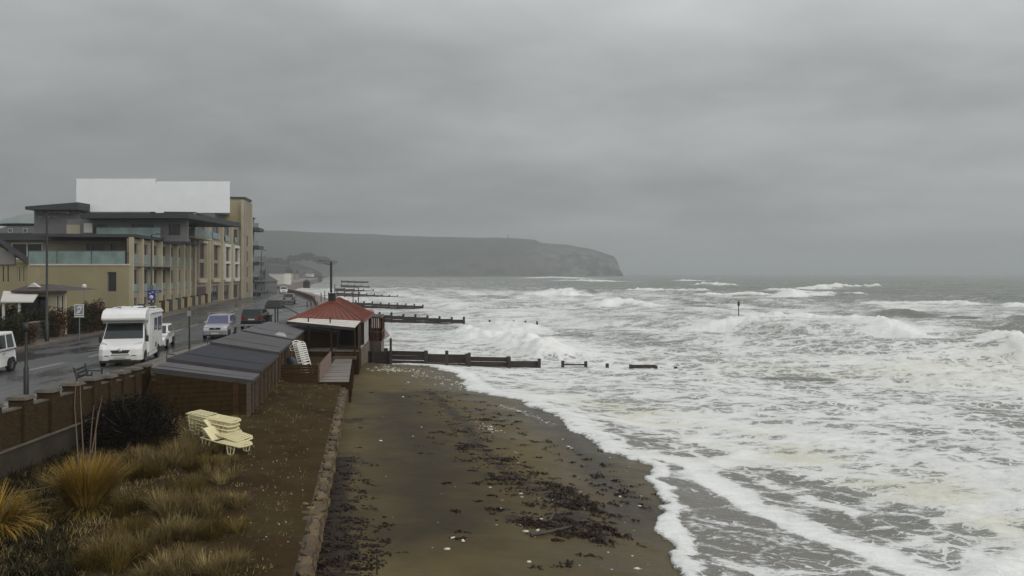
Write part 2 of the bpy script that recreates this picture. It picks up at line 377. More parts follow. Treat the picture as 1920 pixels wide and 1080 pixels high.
# ------------------------------------------------------------------ the sea
def mat_sea():
    m, t, b = new_mat('sea_water')
    fo = attr(t, 'foam'); ti = attr(t, 'tint')
    a = texnoise(t, .55, 7, .68, stretch=(.42, 1, 1), dist=.6); c_ = texnoise(t, 3.4, 6, .7, stretch=(.5, 1, 1), dist=.9); g = texnoise(t, 13, 4, .65, stretch=(.55, 1, 1), dist=.5)
    nz = mth(t, 'ADD', mth(t, 'MULTIPLY', a, .34), mth(t, 'ADD', mth(t, 'MULTIPLY', c_, .44), mth(t, 'MULTIPLY', g, .22)))
    nz = mth(t, 'MULTIPLY', mth(t, 'SUBTRACT', nz, .5), 4.0)
    # lace: torn foam net, from warped cell edges at two sizes
    tc = nd(t, 'ShaderNodeTexCoord'); wn = nd(t, 'ShaderNodeTexNoise'); wn.inputs['Scale'].default_value = .9; wn.inputs['Detail'].default_value = 5; lk(t, tc.outputs['Object'], wn.inputs['Vector'])
    wp = nd(t, 'ShaderNodeVectorMath', operation='MULTIPLY_ADD'); lk(t, wn.outputs['Color'], wp.inputs[0]); wp.inputs[1].default_value = (1.6, 1.6, 0); lk(t, tc.outputs['Object'], wp.inputs[2])
    ls = None
    for sc_, w_ in ((.75, .20), (2.1, .13)):
        mp = nd(t, 'ShaderNodeMapping'); mp.inputs['Scale'].default_value = (.55, 1, 0); lk(t, wp.outputs[0], mp.inputs[0])
        vo = nd(t, 'ShaderNodeTexVoronoi', feature='DISTANCE_TO_EDGE'); vo.inputs['Scale'].default_value = sc_; lk(t, mp.outputs[0], vo.inputs['Vector'])
        e = nd(t, 'ShaderNodeMapRange'); e.interpolation_type = 'SMOOTHSTEP'; e.inputs[1].default_value = 0; e.inputs[2].default_value = w_; e.inputs[3].default_value = 1; e.inputs[4].default_value = 0; lk(t, vo.outputs['Distance'], e.inputs[0])
        ls = e.outputs[0] if ls is None else mth(t, 'MAXIMUM', ls, mth(t, 'MULTIPLY', e.outputs[0], .8))
    v = mth(t, 'ADD', mth(t, 'ADD', fo, nz), mth(t, 'MULTIPLY', mth(t, 'SUBTRACT', ls, .38), attr(t, 'lace')))
    mk = nd(t, 'ShaderNodeMapRange'); mk.interpolation_type = 'SMOOTHSTEP'; mk.inputs[1].default_value = .24; mk.inputs[2].default_value = .70
    lk(t, v, mk.inputs[0]); mk = mk.outputs[0]
    water = ramp(t, texnoise(t, .05, 4, .6), [(.3, (.085, .098, .074)), (.7, (.125, .138, .102))])
    aer = nd(t, 'ShaderNodeMapRange'); aer.inputs[1].default_value = -.05; aer.inputs[2].default_value = .55; lk(t, fo, aer.inputs[0])
    water = mixc(t, aer.outputs[0], water, (.29, .29, .262))      # air mixed into the water in the surf
    water = mixc(t, mth(t, 'MULTIPLY', ti, .8), water, (.20, .185, .165))
    foam = mixc(t, texnoise(t, .12, 5, .6), (.72, .72, .695), (.87, .87, .845)); foam = mixc(t, mth(t, 'MULTIPLY', attr(t, 'scum'), .75), foam, (.66, .63, .46))
    # thin foam film is greyer than thick foam
    foam = mixc(t, mth(t, 'MULTIPLY', mth(t, 'SUBTRACT', 1.0, mth(t, 'MULTIPLY', v, .62), clamp=True), .55), foam, (.40, .41, .40))
    lk(t, mixc(t, mk, water, foam), b.inputs['Base Color'])
    lk(t, mth(t, 'ADD', .22, mth(t, 'MULTIPLY', mk, .55)), b.inputs['Roughness']); b.inputs['IOR'].default_value = 1.33
    bn = nd(t, 'ShaderNodeBump'); bn.inputs['Strength'].default_value = .7; bn.inputs['Distance'].default_value = .16
    lk(t, mth(t, 'ADD', mth(t, 'MULTIPLY', mk, .5), mth(t, 'ADD', mth(t, 'MULTIPLY', c_, .7), mth(t, 'MULTIPLY', g, .35))), bn.inputs['Height']); lk(t, bn.outputs[0], b.inputs['Normal'])
    return m
SEA = -3.2
def make_sea():
    nr, nc = 1180, 520
    yy = 9.0 * (14000 / 9.0) ** (np.linspace(0, 1, nr) ** 1.0)
    tt = np.linspace(-.36, .86, nc)
    VY = np.repeat(yy[:, None], nc, 1); VX = tt[None, :] * (VY + 8)
    x, y = VX, VY
    s = swash_s(x, y)
    dcoast, sc, _ = pline(x, y, COAST); off = dcoast * sc          # metres out from the sea wall
    seaw = np.where(y < 64, np.clip(s, -9, None), np.where(y < 74, np.maximum(s, off - 4), off))
    out = np.clip(seaw, 0, None)
    # swell: trains of waves, crests lying across the view and bending with the shore
    wx = (fbm(x * .012, y * .012, 3, 21) - .5) * 26; wy = (fbm(x * .02, y * .02, 3, 31) - .5) * 18
    z = np.zeros_like(x); slope = np.zeros_like(x)
    for lam, amp, ang, ph in ((46, .85, 196, .4), (31, .50, 206, 1.9), (19, .28, 188, 3.3), (11, .11, 212, .9), (6.3, .06, 180, 2.2), (3.6, .03, 200, 5.1)):
        dx, dy = math.sin(R(ang)), math.cos(R(ang))
        p = 2 * math.pi / lam * ((x + wx * (lam > 8)) * dx + (y + wy * (lam > 8)) * dy) + ph
        fade = 1 / (1 + (y / (lam * 55)) ** 2)
        wv = np.sin(p); z += amp * fade * (wv + .28 * np.cos(2 * p)); slope += amp * fade * np.cos(p) / lam * 6
    depthf = sstep(2, 45, out); z *= .10 + .9 * depthf
    chop = (fbm(x * .45, y * .9, 4, 51) - .5); z += chop * .30 * sstep(1, 20, out) + (fbm(x * 1.6, y * 3.2, 3, 61) - .5) * .09 * sstep(.3, 5, out)
    # foam cover, metres out from the beach
    big = fbm(x * .020 + 5, y * .020, 4, 71); mid = fbm(x * .07, y * .12, 4, 81); fine = fbm(x * .35, y * .8, 4, 91)
    surf = 1 - sstep(90, 235, out + (big - .5) * 160 + np.clip(x, 0, None) * .25)
    base = .08 + .45 * surf
    foam = base + (mid - .5) * .34 + (big - .5) * .22 * surf + (fine - .5) * .55
    foam += (fbm(out * .15 + x * .01, y * .012, 3, 161) - .5) * .55 * surf * sstep(8, 20, out)       # bands lying along the shore
    foam = foam * sstep(-.5, 1.5, out)
    # quieter water over the near sand
    calm = (1 - sstep(5, 17, out + (mid - .5) * 8)) * (1 - sstep(38, 60, y)); foam -= calm * .15
    offs = sstep(260, 420, y + x * .55); foam = foam * (1 - .72 * offs) + .02
    tint = np.zeros_like(x); scum = np.zeros_like(x)
    def w(px, py, zz=-3.1): p = P(px, py, zz); return (p.x, p.y)
    def band(pts, wf, wb, amt, hgt, wob=1.0, zz=-3.1, tex=.5):
        """a broken wave front: steep on the shore side, trailing foam behind; widths in metres"""
        nonlocal foam, z
        pl = [w(*q, zz) for q in pts]
        k = (fbm(x * .25, y * .25, 4, 101) - .5) * 3.2 * wob
        d, sd_, par = pline(x + k * .6, y + k, pl); ds = d * sd_
        edge = sstep(0, .10, par) * (1 - sstep(.90, 1, par)) if wob >= 0 else 1
        prof = np.where(ds < 0, np.exp(-(ds / wf) ** 2), np.exp(-(ds / wb) ** 2))
        foam = np.maximum(foam, 0) + prof * edge * amt * (1 - tex + 2 * tex * fbm(x * .5, y * .8, 3, 111))
        hp = np.where(ds < 0, np.exp(-(ds / (wf * .9)) ** 2), np.exp(-(ds / (wb * .55)) ** 2)); z += hp * edge * hgt * (.25 + 1.4 * fbm(x * .5, y * .5, 4, 121) + .5 * (fbm(x * 1.7, y * 1.7, 3, 123) - .5))
        return ds, edge
    # lines are walked away from the camera, so + is seaward
    band([(1990, 1170), (1780, 1078), (1720, 1058), (1600, 1018), (1480, 982), (1400, 948), (1340, 915), (1290, 872), (1215, 862), (1150, 850)], .32, .9, 1.2, .18, .12, -3.1, .25)
    band([(1810, 1090), (1850, 1050), (1930, 1010), (2000, 990)], .5, 1.6, .8, .12, .3)
    band([(1330, 868), (1370, 850), (1400, 838)], .25, .8, .8, .22, .2)
    band([(1235, 798), (1160, 786), (1095, 778)], .16, .35, .8, .05, .1)
    band([(1165, 764), (1060, 750), (980, 742), (930, 738)], .22, .45, .8, .05, .1)
    band([(1990, 1000), (1800, 940), (1600, 890), (1450, 850), (1300, 812), (1200, 786), (1130, 770)], 1.2, 5, .42, .12, 1.0)
    for dy in (22, 62, 118):      # older wash lines behind the second front
        band([(1990, 1120 - dy * 1.6), (1760, 1040 - dy * 1.5), (1600, 985 - dy * 1.25), (1450, 930 - dy), (1330, 872 - dy * .7), (1230, 838 - dy * .6)], .3, .8, .38, .06, .5, -3.1, .6)
    # the large breaker across the middle distance
    band([(2100, 690), (1920, 652), (1800, 628), (1640, 606), (1500, 602), (1380, 604), (1250, 606), (1140, 600)], 4, 2.0, .65, .75, .7, -2.6, .6)
    band([(2100, 760), (1900, 720), (1750, 690), (1600, 660)], 7, 10, .35, .3, 1.2)
    band([(1540, 588), (1500, 590), (1420, 586), (1390, 581)], 3, 4, .5, .45, .9, -2.6)
    band([(1060, 662), (1010, 648), (965, 632), (900, 628), (850, 616)], 3, 5, .85, 1.1, .6, -2.6)
    band([(990, 620), (930, 604), (880, 604)], 4, 5, .6, .9, .6, -2.6)
    for pts, hg in (([(1660, 541), (1590, 540), (1545, 541)], 1.7), ([(1375, 537), (1340, 535), (1315, 537)], 2.0), ([(1340, 547), (1240, 546), (1160, 544)], 1.0), ([(1500, 556), (1400, 552), (1300, 553)], .9),
                    ([(1090, 523), (1040, 520), (990, 522)], 1.4), ([(1140, 529), (1090, 526), (1060, 527)], 1.2), ([(1290, 527), (1270, 526)], 1.0), ([(1110, 558), (1050, 552), (980, 552)], 1.0),
                    ([(1500, 549), (1440, 547)], 1.0), ([(1640, 553), (1560, 552), (1450, 558)], .8), ([(1230, 575), (1170, 572), (1110, 574)], 1.0), ([(1500, 541), (1530, 540)], .6), ([(1930, 578), (1800, 568), (1600, 566)], .5)):
        q0 = w(*pts[0]); yy0 = q0[1]
        band(pts, yy0 * .012, yy0 * .03, .95, hg, .4 * yy0 / 120, -2.6, .7)
    # unbroken wave faces standing dark between the white water
    for pts, hg in (([(2000, 622), (1900, 604), (1800, 590), (1690, 580), (1600, 586)], 1.6), ([(1110, 552), (1060, 549), (1010, 550)], 1.5), ([(1590, 686), (1500, 682), (1400, 682)], .0), ([(1330, 568), (1290, 566)], 1.0)):
        q0 = w(*pts[0]); pl = [w(*q, -2.4) for q in pts]; d, sd_, par = pline(x, y, pl); ww = q0[1] * (.032 if hg > 1.55 else .025)
        e = np.exp(-(d / ww) ** 2) * sstep(0, .2, par) * (1 - sstep(.8, 1, par)); z += e * (.55 if hg > 1.55 else hg) * (.5 + fbm(x * .3, y * .3, 3, 171)); foam -= e * (.6 if hg > 1.55 else .55)
    # scum: yellowish foam drifting in the near surf
    for pts, wd, am in (([(1900, 960), (1600, 880), (1400, 830), (1200, 770), (1050, 730)], 2.2, .8), ([(1290, 862), (1200, 858)], .5, 1.0), ([(1900, 680), (1700, 700), (1500, 690)], 6, .5)):
        d, _, _ = pline(x, y, [w(*q) for q in pts]); scum = np.maximum(scum, am * np.exp(-(d / wd) ** 2) * sstep(.35, .6, fbm(x * .22, y * .4, 3, 131)))
    # the edge of the swash: a lip of foam lying on the sand
    wob = (fbm(x * .9, y * .9, 4, 141) - .5) * 1.1
    e = s + wob; near = (y < 66)
    lipw = .35 + .65 * sstep(28, 40, y)
    lip = np.exp(-((e - lipw) / lipw) ** 2) * (e > -.05) * near; foam = np.maximum(foam, lip * 1.25 * sstep(.2, .5, .25 + fbm(x * .4, y * .4, 2, 151)))
    tint = (1 - sstep(2.0, 9, s + (mid - .5) * 6)) * (y < 40)
    foam -= .24 * tint * (lip < .2) * (1 - sstep(.3, .8, foam))
    bh = beach_h(x, y)
    thin = bh + np.clip(e, -.4, 1) * .05 + lip * .07
    wz = SEA + z
    k = sstep(2.0, 12, s); wz = np.where(near, np.maximum(wz * k + (thin + .02) * (1 - k), np.where(s > .0, thin, -9)), wz)
    wz = np.where(near & (e < -.02), bh - .35, wz)
    # landward of the sea wall there is no water
    keep = (off > -1.5) | (y > 1900)
    grid_mesh('sea', VX, VY, wz, (('foam', foam), ('lace', .55 * sstep(130, 40, y) + .12), ('tint', tint), ('scum', scum)), mat_sea(), keep)['kind'] = 'structure'
make_sea()
# ------------------------------------------------------------------ the headland across the bay
def mat_hill():
    m, t, b = new_mat('down_and_cliff')
    n = texnoise(t, .012, 6, .6); n2 = texnoise(t, .05, 5, .65)
    g = ramp(t, n, [(.35, (.020, .022, .016)), (.6, (.034, .036, .026))]); g = mixc(t, mth(t, 'MULTIPLY', n2, .6), g, (.03, .034, .02))
    ch = attr(t, 'chalk'); sc = ramp(t, texnoise(t, .03, 6, .7, stretch=(1, 1, 2)), [(.42, (0, 0, 0)), (.62, (1, 1, 1))])
    c = mixc(t, mth(t, 'MULTIPLY', ch, sc), g, (.17, .167, .152)); c = mixc(t, mth(t, 'MULTIPLY', attr(t, 'clay'), .7), c, (.075, .062, .05))
    lk(t, c, b.inputs['Base Color']); b.inputs['Roughness'].default_value = .95; b.inputs['Specular IOR Level'].default_value = .1
    bn = nd(t, 'ShaderNodeBump'); bn.inputs['Strength'].default_value = .8; bn.inputs['Distance'].default_value = 6
    lk(t, texnoise(t, .04, 7, .65), bn.inputs['Height']); lk(t, bn.outputs[0], b.inputs['Normal']); return m
def make_hill():
    pxs = np.linspace(300, 1168, 420); tv = np.linspace(0, 1, 70)
    rp = [(300, 432), (480, 433), (600, 437), (720, 441), (850, 445), (955, 448), (1003, 450), (1012, 455), (1060, 460), (1100, 467), (1130, 474), (1152, 481), (1158, 492), (1162, 505), (1168, 514)]
    ridge_py = np.interp(pxs, *zip(*rp))
    Db = np.interp(pxs, [300, 560, 660, 800, 1000, 1168], [1500, 1700, 1900, 1980, 2080, 2180]); Dr = Db + np.interp(pxs, [300, 900, 1100, 1150, 1168], [700, 480, 260, 60, 8])
    hr = (HZ - ridge_py) * Dr / F + H
    T = tv[:, None]; D = Db[None] + (Dr - Db)[None] * T
    cl = np.interp(pxs, [300, 640, 760, 1000, 1168], [.03, .06, .22, .45, .8])[None]     # share of the height taken by the cliff
    prof = np.where(T < .10, cl * (T / .10) ** .8, cl + (1 - cl) * (1 - (1 - (T - .1) / .9) ** 1.7))
    xx = (pxs[None] - 960) / F * D
    zz = -3.5 + (hr[None] + 3.5) * prof
    nz = (fbm(xx * .006, D * .006, 5, 7) - .5); zz += nz * 26 * np.sin(np.clip(T, 0, 1) * math.pi) ** .7
    D = D + (fbm(xx * .02, zz * .05, 4, 17) - .5) * 50 * (1 - T)
    # the land behind the ridge falls away
    D2 = D[-1:] + 900; x2 = (pxs[None] - 960) / F * D2; z2 = np.full_like(D2, -6)
    xx = np.vstack([xx, x2]); D = np.vstack([D, D2]); zz = np.vstack([zz, z2])
    Tn = np.vstack([np.repeat(T, len(pxs), 1), np.ones((1, len(pxs)))])
    pg = np.repeat(pxs[None], len(Tn), 0)
    chalk = sstep(900, 1090, pg + (fbm(xx * .01, zz * .03, 3, 27) - .5) * 160) * (1 - sstep(.25, .75, Tn + (fbm(xx * .012, D * .01, 4, 37) - .5) * .5))
    clay = (1 - sstep(.06, .14, Tn)) * (1 - sstep(950, 1080, pg)) * sstep(560, 660, pg)
    grid_mesh('headland', xx, D, zz, (('chalk', chalk), ('clay', clay)), mat_hill())['kind'] = 'structure'
make_hill()
# ------------------------------------------------------------------ sea air: one box of thin haze round everything
def make_haze():
    m = bpy.data.materials.new('sea_air'); m.use_nodes = True; t = m.node_tree; t.nodes.clear()
    o = nd(t, 'ShaderNodeOutputMaterial'); v = nd(t, 'ShaderNodeVolumePrincipled')
    v.inputs['Color'].default_value = (.66, .69, .70, 1); v.inputs['Density'].default_value = HAZE; v.inputs['Anisotropy'].default_value = .2
    lk(t, v.outputs[0], o.inputs['Volume'])
    MB().box(-9500, 15500, -100, 16500, -10, 150).build('haze', m)['kind'] = 'stuff'
HAZE = .00038
make_haze()
# ------------------------------------------------------------------ terrace, sea wall, brick wall, huts, cafe
def wpart(mb, name, m, root, **k):      # a part modelled in world coordinates under an unrotated root
    o = mb.build(name, m, root, **k); o.location = -root.location if root.parent is None else (0, 0, 0); return o
def inst(me, name, parent, loc, rot=(0, 0, 0), sc=(1, 1, 1)):
    o = bpy.data.objects.new(name, me); link(o, parent); o.location = loc; o.rotation_euler = rot; o.scale = sc; return o
def mat_soil():
    m, t, b = new_mat('rough_turf'); n = texnoise(t, .6, 6, .65); n2 = texnoise(t, 5, 5, .7, stretch=(.6, 1, 1)); f = texnoise(t, 38, 3, .6)
    c = ramp(t, n, [(.32, (.032, .019, .008)), (.5, (.054, .034, .013)), (.68, (.060, .046, .018))])
    c = mixc(t, mth(t, 'MULTIPLY', n2, .55), c, (.028, .020, .011)); c = mixc(t, ramp(t, f, [(.60, (0, 0, 0)), (.75, (.45, .45, .45))]), c, (.11, .085, .045))
    lk(t, c, b.inputs['Base Color']); b.inputs['Roughness'].default_value = .95; b.inputs['Specular IOR Level'].default_value = .06
    bn = nd(t, 'ShaderNodeBump'); bn.inputs['Strength'].default_value = .8; bn.inputs['Distance'].default_value = .06
    lk(t, mth(t, 'ADD', n2, mth(t, 'MULTIPLY', f, .3)), bn.inputs['Height']); lk(t, bn.outputs[0], b.inputs['Normal']); return m
M_SOIL = mat_soil()
def terr_h(x, y):
    xl = np.interp(y, *zip(*[(q[1], q[0]) for q in BACK])); xr = np.interp(y, [6, 40, 62], [-2.4, -8.9, -13.2])
    u = np.clip((x - xl) / (xr - xl), 0, 1)
    return -1.02 - .36 * u + (fbm(x * .8, y * .8, 4, 201) - .5) * .16 - .25 * (1 - sstep(6, 15, y)) * (1 - u)
def make_terrace():
    yy = np.linspace(4, 56, 210); tt = np.linspace(0, 1, 110)
    xl = np.interp(yy, *zip(*[(q[1], q[0]) for q in BACK])); xr = np.interp(yy, [4, 6, 40, 62], [-2.0, -2.4, -8.9, -13.2]) - .28
    VX = xl[:, None] + (xr - xl)[:, None] * tt[None]; VY = np.repeat(yy[:, None], 110, 1)
    grid_mesh('terrace', VX, VY, terr_h(VX, VY), (), M_SOIL)['kind'] = 'structure'
make_terrace()
# --- sea wall with its ragged stone coping
M_STONE = [mat('wall_stone_a', (.095, .064, .030), .85, .5, 4, bump=.8, bscale=14), mat('wall_stone_b', (.135, .093, .042), .85, .45, 4, bump=.8, bscale=14), mat('wall_stone_c', (.07, .048, .026), .85, .5, 4, bump=.8, bscale=14)]
M_CONC = mat('old_concrete', (.13, .10, .075), .8, .35, 1.2, bump=.5, bscale=12, dirt=.6)
def make_stone(seed, m):
    rnd = random.Random(seed); bm = bmesh.new(); bmesh.ops.create_icosphere(bm, subdivisions=1, radius=.5)
    for v in bm.verts:
        c = v.co; c.x = math.copysign(abs(c.x * 2) ** .6 / 2, c.x); c.y = math.copysign(abs(c.y * 2) ** .6 / 2, c.y); c.z = math.copysign(abs(c.z * 2) ** .55 / 2, c.z)
        v.co = c * rnd.uniform(.84, 1.12)
    me = bpy.data.meshes.new('stone'); bm.to_mesh(me); bm.free(); me.materials.append(m); return me
STONES = [make_stone(k, M_STONE[k % 3]) for k in range(9)]
def cw(y): return np.interp(y, [-6, .4, 40, 62, 78], [-.3, -1.3, -8.9, -13.2, -14.6])
sw = thing('sea_wall', 'low sea wall of rough brown stones between the terrace and the sand', 'wall', (float(cw(20)), 20, -2.4))
mb = MB(); ya = [4, 12, 22, 32, 40.4, 53]
for a, b in zip(ya, ya[1:]):
    mb.hexa([(cw(a) - .42, a, -3.4), (cw(a) - .02, a, -3.4), (cw(b) - .02, b, -3.4), (cw(b) - .42, b, -3.4)], [(cw(a) - .42, a, -1.5), (cw(a) - .05, a, -1.5), (cw(b) - .05, b, -1.5), (cw(b) - .42, b, -1.5)])
wpart(mb, 'core', M_CONC, sw)
rnd = random.Random(3); y = 9.0
def ax(y): return math.atan2(-(cw(y + .5) - cw(y)), .5)
while y < 40:
    ln_ = rnd.uniform(.32, .62)
    for row, (off, zz) in enumerate(((-.10, -1.50), (-.36, -1.47))):
        if row and rnd.random() < .12: continue
        inst(rnd.choice(STONES), 'stone', sw, Vector((cw(y) + off + rnd.uniform(-.025, .02), y + rnd.uniform(-.1, .1), zz + rnd.uniform(-.03, .03))) - sw.location,
             (rnd.uniform(-.2, .2), rnd.uniform(-.2, .2), ax(y) + rnd.uniform(-.4, .4)), (rnd.uniform(.24, .32), ln_ * 1.25, rnd.uniform(.10, .17)))
    y += ln_
y = 10.0
while y < 34:
    ln_ = rnd.uniform(.45, .75)
    for zz in (-1.80, -2.06):
        inst(rnd.choice(STONES), 'stone', sw, Vector((cw(y) - .05, y + rnd.uniform(-.1, .1), zz + rnd.uniform(-.03, .03))) - sw.location, (0, rnd.uniform(-.1, .1), ax(y)), (rnd.uniform(.16, .24), ln_ * 1.1, rnd.uniform(.24, .3)))
    y += ln_
# --- concrete footing and the brick wall with capped piers
def mat_brick():
    m, t, b = new_mat('dark_brick'); tc = nd(t, 'ShaderNodeTexCoord'); n = texnoise(t, 6, 5, .7); n2 = texnoise(t, .7, 4, .6)
    c = ramp(t, n, [(.3, (.026, .017, .008)), (.55, (.052, .032, .014)), (.75, (.080, .052, .023))]); c = mixc(t, mth(t, 'MULTIPLY', n2, .5), c, (.045, .036, .018))
    lk(t, c, b.inputs['Base Color']); b.inputs['Roughness'].default_value = .85; b.inputs['Specular IOR Level'].default_value = .12
    bn = nd(t, 'ShaderNodeBump'); bn.inputs['Strength'].default_value = .5; bn.inputs['Distance'].default_value = .02; lk(t, n, bn.inputs['Height']); lk(t, bn.outputs[0], b.inputs['Normal']); return m
M_BRICK = mat_brick(); M_MORTAR = mat('mortar', (.055, .042, .026), .9, .3, 5); M_CAP = mat('coping_stone', (.085, .07, .052), .75, .35, 3, bump=.4, bscale=20, dirt=.4)
bw = thing('brick_wall', 'dark brown brick wall with capped piers beside the promenade pavement', 'wall', (-14.75, 26, -.25))
wl = [(-14.2, 12), (-14.5, 20), (-14.75, 26), (-15.15, 31)]
def wx(y): return lerpline(wl, y)
py_ = [14.2, 15.9, 17.6, 19.2, 20.7, 22.2, 23.6, 25.0, 26.2, 27.4, 28.5, 29.6, 30.6]
def courses(x0, x1, y0, y1, z0, n, mb, step=.078, jog=.012, rn=None):
    brick, mort = mb
    mort.box(x0 + .014, x1 - .014, y0 + .014, y1 - .014, z0, z0 + n * step)
    for k in range(n):
        L = y1 - y0; nb = max(2, round(L / .225)); off = (k % 2) * .5
        cuts = sorted({0.0, *[min(max((i + off) / nb, 0), 1) for i in range(nb + 1)], 1.0})
        for a, b in zip(cuts, cuts[1:]):
            if b - a < .02: continue
            j = rn.uniform(-.006, jog)
            brick.box(x0 - j, x1 + j, y0 + a * L + .006, y0 + b * L - .006, z0 + k * step + .006, z0 + (k + 1) * step - .005)
rn = random.Random(11)
for i, yy in enumerate(py_):
    x = wx(yy); hh = 16 if i < 9 else 15
    b_, m_ = MB(), MB(); courses(x - .24, x + .24, yy - .22, yy + .22, -.28, hh, (b_, m_), rn=rn)
    pier = wpart(b_, 'pier', M_BRICK, bw); mo = wpart(m_, 'mortar', M_MORTAR, pier)
    c = MB(); zt = -.28 + hh * .078; c.hexa([(x - .31, yy - .29, zt), (x + .31, yy - .29, zt), (x + .31, yy + .29, zt), (x - .31, yy + .29, zt)], [(x - .25, yy - .23, zt + .1), (x + .25, yy - .23, zt + .1), (x + .25, yy + .23, zt + .1), (x - .25, yy + .23, zt + .1)])
    cc = c.build('cap', M_CAP, pier, bevel=.012)
    if i + 1 < len(py_):
        y0, y1 = yy + .225, py_[i + 1] - .225; xm = (wx(y0) + wx(y1)) / 2
        b_, m_ = MB(), MB(); courses(xm - .11, xm + .11, y0, y1, -.28, hh - 3, (b_, m_), rn=rn)
        pn = wpart(b_, 'panel', M_BRICK, bw); m_.build('mortar', M_MORTAR, pn)
        MB().box(xm - .15, xm + .15, y0 + .003, y1 - .003, -.28 + (hh - 3) * .078, -.28 + (hh - 3) * .078 + .05).build('coping', M_CAP, pn)
ft = MB()
for a, b in zip((10, 20, 26), (20, 26, 31.4)):
    ft.hexa([(wx(a) - .34, a, -2.4), (wx(a) + .34, a, -2.4), (wx(b) + .34, b, -2.4), (wx(b) - .34, b, -2.4)], [(wx(a) - .34, a, -.283), (wx(a) + .33, a, -.283), (wx(b) + .33, b, -.283), (wx(b) - .34, b, -.283)])
wpart(ft, 'footing', mat('dirty_footing', (.035, .028, .016), .8, .4, 1.5, bump=.5, bscale=14, dirt=.6), bw)
lp = MB()
for a, b in zip((10, 20, 26), (20, 26, 31.4)): lp.beam((wx(a) + .36, a, -.27), (wx(b) + .36, b, -.27), .07, .05)
wpart(lp, 'ledge', M_CONC, bw)
# --- beach huts
M_FELT = [mat('roof_felt_a', (.085, .082, .087), .75, .2, .8, bump=.3, bscale=40, dirt=.35), mat('roof_felt_b', (.028, .028, .034), .7, spec=.25, var=.2, scale=.8, bump=.3, bscale=40, dirt=.35), mat('roof_felt_c', (.064, .062, .061), .75, .2, .8, bump=.3, bscale=40, dirt=.35)]
M_TIM = mat('stained_timber', (.055, .029, .011), .8, .4, 2.5, spec=.12, stretch=(1, 1, 4), bump=.4, bscale=20); M_TIM2 = mat('red_brown_timber', (.068, .032, .016), .8, .35, 2.5, spec=.12, stretch=(1, 1, 4), bump=.4, bscale=20)
M_DARKT = mat('dark_timber', (.032, .0185, .006), .85, .4, 2, spec=.08, stretch=(4, 1, 1), bump=.4, bscale=20); M_TRIM = mat('grey_trim_timber', (.085, .062, .046), .7, .3, 3, stretch=(1, 1, 4))
M_FASC = mat('roof_edge', (.035, .030, .030), .7, .3, 2)
def bx(y): return -14.4 - .122 * (y - 30)
def fx(y): return -11.0 - .182 * (y - 31.2)
